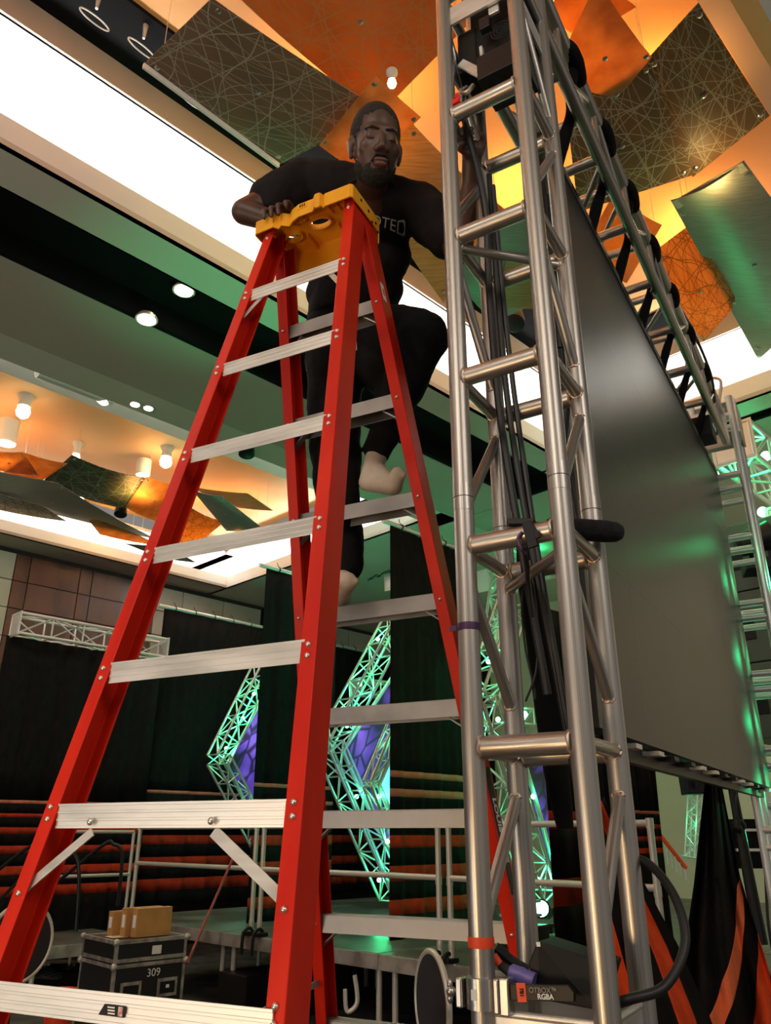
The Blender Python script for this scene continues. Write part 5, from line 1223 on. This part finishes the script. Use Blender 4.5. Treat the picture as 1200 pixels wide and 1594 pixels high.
MB().box(R(6.9,5.0,DZ+.10), e1*.2, e2*.18, Z*.10).build('base', M['blkm'], gt, bevel=.01)
for i in range(4): MB().box(R(6.9,5.0,DZ+.28+.12*i), e1*.15, e2*.14, Z*.012).build('shelf', M['alug'], gt)
MB().cable([R(6.75,4.8,DZ+.02), R(6.6,5.0,DZ+.05), R(6.7,5.2,DZ+.02), R(6.85,5.15,DZ+.06), R(6.72,4.9,DZ+.04)], .02, 6).build('cable', M['rubber'], gt, True)
# ================================================================== FAR END TOWER AND RIGHT SIDE
TF0, TF1 = TE+.12, TE+.40
ft = thing('end_tower', T(-.65, (TF0+TF1)/2, 0), 'far aluminium tower at the end of the overhead truss', 'truss tower')
for o in (O0+.06, O1+.04):
    for t in (TF0, TF1): rod('chord', T(o, t, DZ), T(o, t, 4.78), .0254, M['alug'], ft, 14)
z = .4+.47*2; k = 0
while z < 4.7:
    for t in (TF0, TF1): rod('crossbar', T(O0+.06, t, z), T(O1+.04, t, z), .024, M['alug'], ft, 12)
    for t in (TF0, TF1): rod('crossbar', T(O0+.06, t, z-.10), T(O1+.04, t, z-.10), .022, M['alug'], ft, 12)
    for o in (O0+.06, O1+.04): rod('diagonal', T(o, TF0 if k % 2 else TF1, z), T(o, TF1 if k % 2 else TF0, min(z+.42, 4.78)), .013, M['alug'], ft, 8)
    z += .47; k += 1
MB().box(T(-.62, (TF0+TF1)/2, 4.5), n1*.17, t1*.15, Z*.006).box(T(-.62, (TF0+TF1)/2, 4.74), n1*.17, t1*.15, Z*.006).box(T(O0+.09, (TF0+TF1)/2, 4.62), n1*.006, t1*.15, Z*.14).build('sleeve_block', M['alu2'], ft)
MB().box(T(-.60, 5.1, 4.27), n1*.06, t1*.09, Z*.07).build('junction_box', M['blkm'], ft, bevel=.004)
for s in (-1, 1): MB().lathe(T(-.537, 5.1+.03*s, 4.28), n1, [(0,.018),(.006,.018),(.008,.008)], 14).build('socket', M['white'], ft, True)
MB().cable([T(O0-.02, TF0+.1, 4.80), T(O0+.02, TF0+.1, 4.98), T(O0-.06, TF0+.12, 5.02), T(O0-.04, TF0+.1, 4.82)], .012, 6).build('shackle', M['weld'], ft, True)
tag(MB().cable([at_y(1072,505,4.2), at_y(1092,545,4.4), at_y(1108,590,4.6), at_y(1113,635,4.9)], .010, 6).build('cable', M['rubber'], None, True), 'black cable curving down beside the end of the overhead truss', 'cable')
# big truss running away to the right from the far tower
q0 = at_a(1140, 690, 8.0)
gz = q0.z
g0 = V((q0.x, q0.y, gz)); box_truss(g0, g0+e1*3.2, Z, .40, 'large green lit truss going off to the right behind the end tower', rc_=.03, mod=.5)
box_truss(g0+e1*.3-Z*.9+e2*-.3, g0+e1*3.2-Z*.9+e2*-.3, Z, .35, 'lower green lit truss at the right edge', rc_=.026, mod=.5)
for (px, py, en, a_) in ((1110,740,26,7.0), (1187,797,40,8.4), (1192,710,30,8.6), (1152,735,24,8.2), (1165,780,20,8.2)):
    p = at_a(px, py, a_); point(p, en*.22, (.03,1,.30), .08, 'green_lamp')
    if px in (1110, 1187, 1192): tag(MB().ell(p, .055,.055,.055, 10, 8).build('green_lamp', M['lampg'], None, True), {1110:'glowing green lamp at the far top corner of the video wall', 1187:'brightest green lamp inside the big right truss', 1192:'upper green lamp inside the big right truss'}[px], 'lamp')
point(T(-.35, 5.45, 3.6), .5, (.03,1,.30), .05, 'green_lamp'); 
for z in (3.45, 2.9, 2.45, 2.05): spot(T(-.25, 6.1, z+.05), T(-.62, 5.75, z), 9, (.03,1,.33), 60, .6, .03, 'green_stage_light')
# speaker cabinets stacked at the far right
for i, (y0, y1) in enumerate(((825, 922), (925, 1010), (1015, 1090))):
    c = at_a(1195, (825+922)/2, 8.6)-Z*.74*i; hh = .365
    t = thing('speaker_cabinet', c-Z*hh, ['topmost', 'middle', 'lowest'][i]+' dark speaker cabinet in the stack at the right edge', 'speaker', 'dark speaker cabinets at the right edge')
    MB().box(c, e1*.35, e2*.45, Z*hh).build('cabinet', mat('dark green grey speaker paint', (.05,.07,.055), .5), t, bevel=.01)
    for k in (-1, 1): MB().box(c-e1*.352+e2*.22*k-Z*.02, e1*.006, e2*.09, Z*.12).build('handle_recess', M['blk'], t, bevel=.01)
# monitor hanging behind the drapes, stands, small truss column, stair rail
mn = thing('wedge_monitor', at_y(1075, 1225, 7.2), 'small black speaker under the video wall edge', 'speaker'); c = at_y(1078, 1212, 7.2)
MB().prism([at_y(1060,1178,7.2), at_y(1110,1185,7.2), at_y(1112,1234,7.2), at_y(1070,1236,7.2)], V((.05,.3,0))).build('cabinet', M['blkm'], mn, bevel=.01)
MB().tube(at_y(1080,1192,7.15), at_y(1084,1225,7.15), .02, 8).build('handle', M['blk'], mn)
gc = box_truss(at_y(1082,1236,11.0), at_y(1077,1335,11.0), e2, .13, 'slim bright green truss column in the gap right of the tower', rc_=.012, mod=.14, name='truss_column')
point(at_y(1080,1280,10.8), 1.6, (.03,1,.33), .05, 'green_lamp')
sn = thing('tripod_stand', at_y(1172,1455,6.3), 'black lighting stand behind the right drape', 'stand')
MB().tube(at_y(1140,1228,6.3), at_y(1185,1470,6.1), .032, 12, .045).build('pole', M['blkm'], sn, True)
MB().bar(at_y(1118,1222,6.3), at_y(1180,1228,6.3), Z, .05, .05).build('top_bar', M['blkm'], sn)
MB().tube(at_y(1160,1375,6.2), at_y(1172,1480,6.05), .010, 8).tube(at_y(1162,1320,6.2), at_y(1176,1450,6.1), .008, 8).build('brace', M['alug'], sn, True)
MB().ell(at_y(1150,1285,6.25), .05,.05,.05).ell(at_y(1148,1290,6.2), .03,.06,.03).build('knob', M['blk'], sn, True)
cab([at_y(1168,1228,6.1), at_y(1180,1290,6.1), at_y(1190,1350,6.1), at_y(1196,1440,6.05), at_y(1210,1520,6.0)], .010, 'cable hanging along the lighting stand at the right edge', 'loose cables at the right edge')
cab([at_y(1148,1228,6.2), at_y(1146,1260,6.2), at_y(1158,1310,6.2), at_y(1160,1345,6.2)], .008, 'thin cable wound on the lighting stand', 'loose cables at the right edge')
# green lit frame at the right edge
gf = thing('lit_frame', at_y(1190,1420,5.9), 'green lit upright truss legs at the right edge', 'truss')
for (x0, x1, r_) in ((1176,1222,.028), (1190,1240,.024)): MB().tube(at_y(x0,1225,5.9), at_y(x1,1500,5.9), r_, 12).build('chord', M['alug'], gf, True)
MB().tube(at_y(1180,1254,5.85), at_y(1230,1254,5.85), .026, 12).tube(at_y(1186,1275,5.9), at_y(1230,1275,5.9), .02, 12).build('crossbar', M['alug'], gf, True)
spot(at_y(1205,1300,7.2), at_y(1195,1300,5.9), 12, (.04,1,.40), 90, .6, .04, 'green_stage_light')
# far riser and stairs in the gap right of the tower
struct('trim_20', mat('dark grey riser', (.11,.11,.11), .4), (11.5, 13.8, 2.0, 4.2, 0, .9))
rs_ = thing('far_steps', R(11.3, 4.4, .8), 'row of small steps with green lit posts beyond the right guard rail', 'steps')
for i in range(6):
    q = at_y(1030+7*i, 1318+6*i, 9.6); MB().tube(V((q.x,q.y,q.z-.14)), V((q.x,q.y,q.z+.02)), .007, 6).build('post', M['alug'], rs_, True)
MB().bar(at_y(1026,1298,9.6), at_y(1068,1352,9.6), Z, .035, .035).build('handrail', M['stripe'], rs_)
chs = thing('stacked_tables', R(9.4,1.2,0), 'black cloth covered table with white edges right of the fan drape', 'table')
for (y, n_) in ((1292,0), (1323,1)):
    MB().bar(at_y(1146,y,7.0), at_y(1186,y,7.0), Z, .02, .03).build('edge_strip', M['white'], chs)
MB().prism([at_y(1138,1275,7.1), at_y(1192,1275,7.1), at_y(1192,1352,7.1), at_y(1138,1352,7.1)], V((.1,.5,0))).build('cloth', M['drape'], chs)
